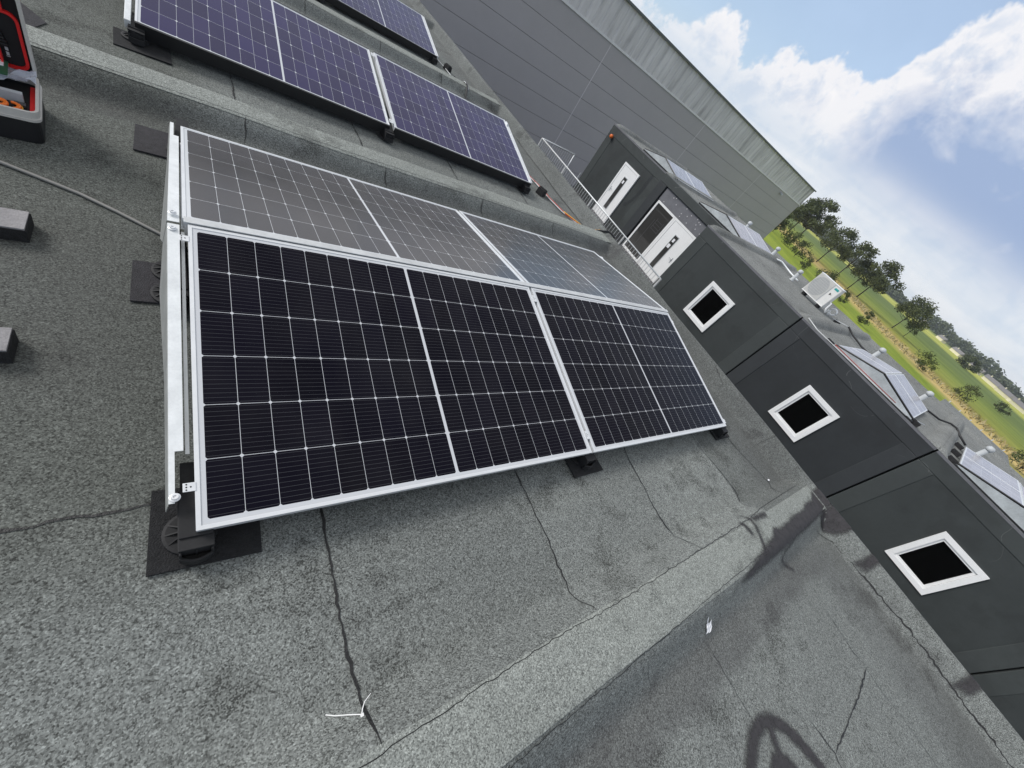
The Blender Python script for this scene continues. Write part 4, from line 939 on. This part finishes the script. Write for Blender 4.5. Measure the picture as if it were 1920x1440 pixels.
# air-conditioning unit
ac = thing('air_conditioner', 'white air-conditioning unit with a round fan grille standing on a cabin roof', 'air conditioner', (15.5, 3.70, -0.05), (0, 0, 0))
b = MB(); b.box(0.0, 0.32, -0.42, 0.42, 0.10, 0.78); b.build('housing', 'whitepaint', ac, bevel=0.015)
b = MB(); b.box(-0.015, 0.335, -0.435, 0.435, 0.78, 0.80); b.box(-0.014, 0.0, -0.42, 0.43, 0.10, 0.12); b.build('lid', 'white', ac, bevel=0.006)
b = MB(); b.prism([(0.15+0.26*math.cos(a), 0.45+0.30*math.sin(a)) for a in np.linspace(0, 2*math.pi, 33)[:-1]], (-0.003, 0.001), 'x'); b.build('fan_opening', 'pipe', ac)
b = MB()
for q in range(24): yy = -0.13+q*0.0235; b.box(-0.016, -0.010, yy, yy+0.006, 0.14, 0.76)
for q in range(10): zz = 0.16+q*0.064; b.box(-0.011, -0.006, -0.13, 0.415, zz, zz+0.006)
b.build('grille', 'whitepaint', ac)
b = MB(); b.box(-0.010, 0.0, -0.165, -0.15, 0.12, 0.77); b.build('divider', 'pipe', ac)
b = MB(); b.box(-0.006, -0.001, -0.36, -0.22, 0.66, 0.72); b.build('badge', 'teal', ac)
b = MB(); b.box(-0.006, -0.001, -0.27, -0.24, 0.47, 0.53); b.box(-0.006, -0.001, -0.31, -0.27, 0.49, 0.505); b.build('marking', 'aludark', ac)
for ya in (-0.34, 0.24):
    b = MB(); b.box(0.02, 0.30, ya, ya+0.10, 0.0, 0.10); b.build('foot', 'rubber', ac, bevel=0.01)
b = MB(); b.tube([(0.1, -0.42, 0.35), (0.1, -0.50, 0.33), (0.1, -0.52, 0.15), (0.1, -0.6, 0.04)], 0.025, 8); b.build('pipework', 'white', ac, smooth=True)
# coiled fitting and conduits on the cabin roofs
b = MB(); b.tube([(16.0+0.0*k, 3.05+0.10*math.cos(k*0.5), 0.12+0.10*math.sin(k*0.5)) for k in range(14)], 0.025, 8); b.tube([(16.0, 3.1, -0.04), (16.0, 3.12, 0.05)], 0.03, 8); b.tube([(15.95, 3.2, -0.03), (15.95, 3.17, 0.10)], 0.02, 8)
tag(b.build('coiled_hose', 'white', smooth=True), 'white coiled hose fitting on the roof right of the air-conditioning unit', 'hose')
def rooftube(pts, r, mat, label, name='conduit', cat='conduit'):
    b = MB(); b.tube(pts, r, 7); return tag(b.build(name, mat, smooth=True), label, cat)
rooftube([(16.05, 2.95, -0.02), (16.05, 2.6, 0.06), (16.0, 2.41, 0.11)], 0.015, 'pipe', 'pale conduit running from the coiled hose over the roof roll')
rooftube([(16.0, 2.41, 0.115), (15.95, 2.1, 0.03), (15.9, 1.7, -0.02), (15.8, 1.2, -0.02), (15.6, -0.6, -0.02), (15.75, -0.95, 0.0), (15.96, -1.17, 0.09), (15.95, -1.32, 0.11), (15.85, -1.5, 0.04), (15.74, -1.75, -0.02)], 0.025, 'cableb', 'black cable crossing the roof roll behind the charcoal cabin array', 'cable', 'cable')
rooftube([(11.85, 2.35, 0.05), (11.85, 2.0, 0.0), (11.9, 1.6, 0.0), (11.95, 0.4, 0.0), (12.0, -0.5, 0.0), (12.9, -0.85, 0.0)], 0.012, 'galvd', 'thin metal conduit along the facade edge of the charcoal cabin roof')
rooftube([(11.93, 1.5, 0.03), (11.97, 0.6, 0.03), (12.0, -0.2, 0.03)], 0.008, 'red', 'red cable along the facade edge of the charcoal cabin array', 'cable', 'cable')
rooftube([(16.9, 6.2, 0.0), (17.2, 5.9, 0.08), (17.3, 5.4, 0.0), (17.0, 4.9, 0.0)], 0.03, 'galv', 'metal conduit leading from the array corner to the free-standing vent pipe')
for (x, y, lab) in ((11.95, 1.62, 'black rubber block at the hall end of the charcoal cabin array'), (12.25, -0.72, 'black rubber block at the right end of the charcoal cabin array'), (16.1, 2.75, 'black rubber block under the pale conduit on the roof'), (12.15, -1.62, 'nearest black rubber block beside the array on the nearest cabin'), (13.3, -1.62, 'middle black rubber block beside the array on the nearest cabin'), (14.6, -1.62, 'far black rubber block beside the array on the nearest cabin')):
    b = MB(); b.prism([(-0.07, 0), (0.07, 0), (0.05, 0.09), (-0.05, 0.09)], (-0.09, 0.09), 'y'); b.box(-0.02, 0.02, -0.09, 0.09, 0.091, 0.10); o = b.build('rubber_block', 'rubber', bevel=0.004); o.location = (x, y, -0.06); tag(o, lab, 'rubber block', 'rubber blocks on the cabin roofs')

# ------------------------------------------------------------------ the big hall
YH = 24.0; XE = 55.4
hl = thing('warehouse_hall', 'huge grey warehouse clad in long panels with a ribbed pale band below its roof edge', 'warehouse', (0, 0, 0))
b = MB(); b.box(-40, XE-0.03, YH+0.03, YH+45, GZ+0.02, 3.75); b.build('core', 'gutter', hl)
b = MB(); zs = np.arange(-6.97, 2.1, 1.01); joints = [-40, -28.2, -16.2, -4.2, 7.8, 19.8, 31.8, 43.8, XE]
zrows = [2.06-1.02*k for k in range(9)]
for i in range(len(joints)-1):
    for k in range(8):
        if zrows[k+1] < GZ: lo = GZ+0.03
        else: lo = zrows[k+1]
        b.box(joints[i]+0.018, joints[i+1]-0.018, YH-0.03, YH+0.05, lo+0.008, zrows[k]-0.008)
b.build('cladding', 'hall', hl, bevel=0.004)
for x in joints[1:-1]:
    b = MB(); b.box(x-0.03, x+0.03, YH-0.034, YH+0.02, GZ+0.05, 2.05); b.build('joint_strip', 'hallj', hl)
b = MB(); b.box(-40, XE+0.03, YH-0.09, YH+0.02, 2.055, 2.16); b.build('trim_strip', 'trim', hl)
# ribbed band: trapezoid ribs
b = MB(); x = -40.0; pr = []
while x < XE: pr += [(x, 0.0), (x+0.42, 0.0), (x+0.47, 0.045), (x+0.56, 0.045), (x+0.61, 0.0)]; x += 0.61
pr = [(a, d) for a, d in pr if a < XE]; vs = []; fs = []
for a, d in pr: vs += [(a, YH-0.04-d, 2.161), (a, YH-0.04-d, 3.86)]
for i in range(len(pr)-1): fs.append((2*i, 2*i+2, 2*i+3, 2*i+1))
b.add(vs, fs); b.build('ribbed_band', 'band', hl)
b = MB(); b.box(-40, XE+0.1, YH-0.22, YH+0.2, 3.861, 3.97); b.build('gutter', 'gutter', hl)
b = MB(); b.box(-40, XE+0.1, YH+0.2, YH+45, 3.76, 3.9); b.build('roof', 'gutter', hl)
b = MB(); b.box(XE-0.03, XE+0.03, YH-0.04, YH+45, GZ+0.02, 3.86); b.build('end_wall', 'hall', hl)
b = MB(); b.lathe([(0.05, 0), (0.16, 0.03), (0.16, 0.12), (0.08, 0.2)], (49.65, YH-0.25, 1.66), 12); b.box(49.6, 49.7, YH-0.25, YH-0.03, 1.82, 1.87); b.build('wall_lamp', 'pipe', hl)

# ------------------------------------------------------------------ trees, reeds, far houses
def cards(n, fn, size, rnd):
    """many leaf clusters: each a bent pair of small faces"""
    vs = []; fs = []
    for i in range(n):
        c, s_ = fn(); s_ = s_*size
        a = Vector(rnd.normal(size=3)); a.normalize(); bq = a.cross(Vector(rnd.normal(size=3))); bq.normalize(); cq = a.cross(bq)
        o = len(vs); l = s_*rnd.uniform(0.6, 1.3); w_ = l*rnd.uniform(0.45, 0.8)
        vs += [c-bq*l, c+cq*w_+a*l*.2, c+bq*l, c-cq*w_+a*l*.2]; fs.append((o, o+1, o+2, o+3))
    return vs, fs
def tree(x, y, h, rad, label, seed, n=2600, leafm='leaf', group='trees along the reed ditch', size=0.27, lean=0.0, trunk=0.36, cat='tree', name='tree'):
    rnd = np.random.default_rng(seed); t = thing(name, label, cat, (x, y, GZ), (0, 0, 0), group)
    if cat == 'tree': rad *= 1.22; n = int(n*1.35)
    tb_ = MB(); lx = lean*h
    th = trunk*h; tb_.tube([(0, 0, -0.1), (lx*.2, 0, th*.5), (lx*.4, 0.1, th), (lx*.7, 0.1, h*.72), (lx, 0, h*.9)], [h*.017, h*.014, h*.011, h*.006, h*.002], 7)
    cl = []
    for k in range(15):
        a = rnd.uniform(0, 2*math.pi); zf = rnd.uniform(trunk+0.04, 0.95); prof = math.sin(math.pi*min(1, max(0.08, (zf-trunk+0.12)/(1.1-trunk))))**0.7
        rr = rad*prof*rnd.uniform(0.45, 1.0); cx, cy, cz = lx*zf+rr*math.cos(a), rr*math.sin(a), zf*h
        st_ = (lx*.4, 0, th*rnd.uniform(0.85, 1.25)); tb_.tube([st_, ((cx+st_[0])/2, (cy+st_[1])/2, (cz+st_[2])/2-0.04*h), (cx, cy, cz)], [h*.006, h*.004, h*.0015], 5)
        cl.append((Vector((cx, cy, cz)), rad*rnd.uniform(0.28, 0.50)))
    tb_.build('trunk', 'bark', t, smooth=True)
    def fn():
        c, r_ = cl[rnd.integers(len(cl))]; v = Vector(rnd.normal(size=3)); v.normalize()
        return c+Vector((v.x, v.y, v.z*0.72))*r_*rnd.uniform(0.25, 1.1), 1.0
    vs, fs = cards(n, fn, size*h/12, rnd); b = MB(); b.add(vs, fs); b.build('crown', leafm, t)
    return t
tree(181, 74.5, 14.5, 4.8, 'tall ditch-side tree with its crown touching the corner of the hall', 1)
tree(180, 70.0, 16.0, 5.2, 'tallest open-crowned tree, second from the hall corner', 2, lean=0.03)
tree(174, 56.0, 12.8, 4.6, 'third tree from the hall corner, forking low', 3)
tree(171, 47.0, 12.6, 4.0, 'fourth tree from the hall corner, in the dense middle of the row', 4)
tree(176, 42.5, 10.5, 3.6, 'smaller half-hidden tree, fifth from the hall corner', 5, 2000)
tree(175, 38.2, 13.2, 4.6, 'leaning tree at the right end of the clump, its crown against the sky', 6, lean=-0.05)
tree(174, 23.8, 10.6, 4.3, 'lone round-crowned tree standing apart on the ditch bank', 7, 3600)
tree(180, 20.6, 6.0, 2.3, 'thin young tree under the lone round-crowned one', 8, 500, 'leaf2', size=0.4)
tree(371, 9.4, 7.6, 5.4, 'dark round bush in the middle of the far field', 9, 6000, 'leaf', 'shrubs in the fields', 0.55, trunk=0.08, cat='bush', name='bush')
tree(217, -11.7, 3.4, 2.4, 'small dark bush alone in the field beyond the reed strip', 10, 500, 'leaf', 'shrubs in the fields', 0.9, trunk=0.1, cat='bush', name='bush')
for i, (x, y, h, r_, lab) in enumerate(((133, 52.5, 6.2, 4.2, 'dense shrub at the foot of the hall corner'), (122, 44, 5.2, 3.4, 'dark shrub behind the free-standing vent pipe'), (111.5, 37, 3.4, 2.0, 'low shrub left of the air-conditioning unit'), (110, 31, 4.6, 3.0, 'shrub hidden behind the air-conditioning unit'), (109.8, 25.4, 3.4, 1.7, 'small shrub just right of the air-conditioning unit'), (104.5, 18.2, 3.6, 1.7, 'spiky dark shrub on the lawn beyond the charcoal cabin roof'),
                                      (121, 6.8, 4.6, 3.0, 'spreading young shrub between lawn and reed strip'), (138, -1.7, 4.4, 3.4, 'round shrub at the reed edge above the flat container'), (101.5, -14.2, 5.2, 4.6, 'big shrub at the right edge of the photo above the nearest cabin'), (140, 61, 7.5, 3.6, 'tall bush against the end of the hall'))):
    tree(x, y, h*.8, r_*.74, lab, 20+i, 1100, 'leaf2' if i in (0, 6) else 'leaf', 'shrubs along the lawn', 0.5, trunk=0.12, cat='shrub', name='shrub')
# dry reeds in the ditch
rnd = np.random.default_rng(5); vs = []; fs = []
for i in range(8000):
    a = rnd.uniform(-150, 130); d = 99+rnd.normal()*3.6+3*math.sin(a*.11)
    x, y = 0.78*d+0.626*a, -0.626*d+0.78*a
    if rnd.random() < 0.35: continue
    h_ = rnd.uniform(0.2, 0.75); w_ = rnd.uniform(0.06, 0.2); an = rnd.uniform(0, math.pi); cx, cy = math.cos(an)*w_, math.sin(an)*w_; lx, ly = rnd.normal(size=2)*0.3
    o = len(vs); vs += [(x-cx, y-cy, GZ), (x+cx, y+cy, GZ), (x+cx*.4+lx, y+cy*.4+ly, GZ+h_), (x-cx*.4+lx, y-cy*.4+ly, GZ+h_)]; fs.append((o, o+1, o+2, o+3))
b = MB(); b.add(vs, fs); tag(b.build('dry_reeds', 'reed'), 'strip of dry tan reeds along the ditch between lawn and fields', 'reeds', kind='stuff')
# far wood on the horizon
vs = []; fs = []
for i in range(2600):
    a = R(rnd.uniform(-6, 30)); D = rnd.uniform(780, 900); x, y = D*math.cos(a), D*math.sin(a)
    hmax = 12.5+3*math.sin(a*23)+2*math.sin(a*61+1)+1.5*math.sin(a*151); rr = rnd.uniform(2.5, 5.0)
    for q in range(9):
        v = Vector(rnd.normal(size=3)); v.normalize(); zc = rnd.uniform(1.5, max(3, hmax)); c = Vector((x, y, GZ+zc))+v*rr*rnd.uniform(.3, 1)
        a1 = Vector(rnd.normal(size=3)); a1.normalize(); b1 = a1.cross(v); b1.normalize(); l = rnd.uniform(1.0, 2.2); o = len(vs)
        vs += [c-b1*l, c+a1*l*.7, c+b1*l, c-a1*l*.7]; fs.append((o, o+1, o+2, o+3))
b = MB(); b.add(vs, fs); tag(b.build('distant_wood', 'far'), 'grey-green wood along the horizon', 'wood', kind='stuff')
# far houses in front of the wood
hs = [(8.3, 690, 9, 'farthest left of the pale far houses, at the end of the bright field'), (6.6, 660, 12, 'pale far house with a long grey roof, second from the left'), (4.6, 610, 10, 'low pale far house right behind a hedge gap'), (2.9, 560, 12, 'grey-roofed far house left above the round bush'),
      (0.9, 520, 13, 'bright far house right beside the round bush'), (-0.6, 500, 14, 'cream far house with the steepest grey roof'), (-2.0, 480, 15, 'cream far house near the right picture edge'), (-3.2, 470, 15, 'large cream far house at the right picture edge')]
for i, (a, D, w_, lab) in enumerate(hs):
    x, y = D*math.cos(R(a)), D*math.sin(R(a)); t = thing('house', lab, 'house', (x, y, GZ), (0, 0, R(a)+0.5+0.2*i), 'far houses along the edge of the fields')
    b = MB(); w_ *= 0.8; b.box(-w_/2, w_/2, -3.2, 3.2, 0, 2.4); b.build('wall', 'housew', t)
    b = MB(); b.prism([(-3.5, 2.3), (3.5, 2.3), (0, 5.0)], (-w_/2-.3, w_/2+.3), 'x'); ro = b.build('roof', 'roofc', t); q = MB(); q.box(w_/4, w_/4+.7, -.35, .35, 4.0, 5.8); q.build('chimney', 'housew', ro)

# ------------------------------------------------------------------ light summer haze
hz = MB(); hz.box(-60, 1100, -330, 760, GZ-1.0, 20.0); ho = hz.build('haze', 'white'); tag(ho, kind='stuff')
hm = bpy.data.materials.new('haze_air'); hm.use_nodes = True; h = NT(hm.node_tree); h.n.clear()
hv = h.node('ShaderNodeVolumePrincipled', inp={'Color': (0.86, 0.92, 1.0, 1), 'Density': 0.00022, 'Anisotropy': 0.3}); h.node('ShaderNodeOutputMaterial', inp={'Volume': hv.outputs[0]})
ho.data.materials.clear(); ho.data.materials.append(hm)
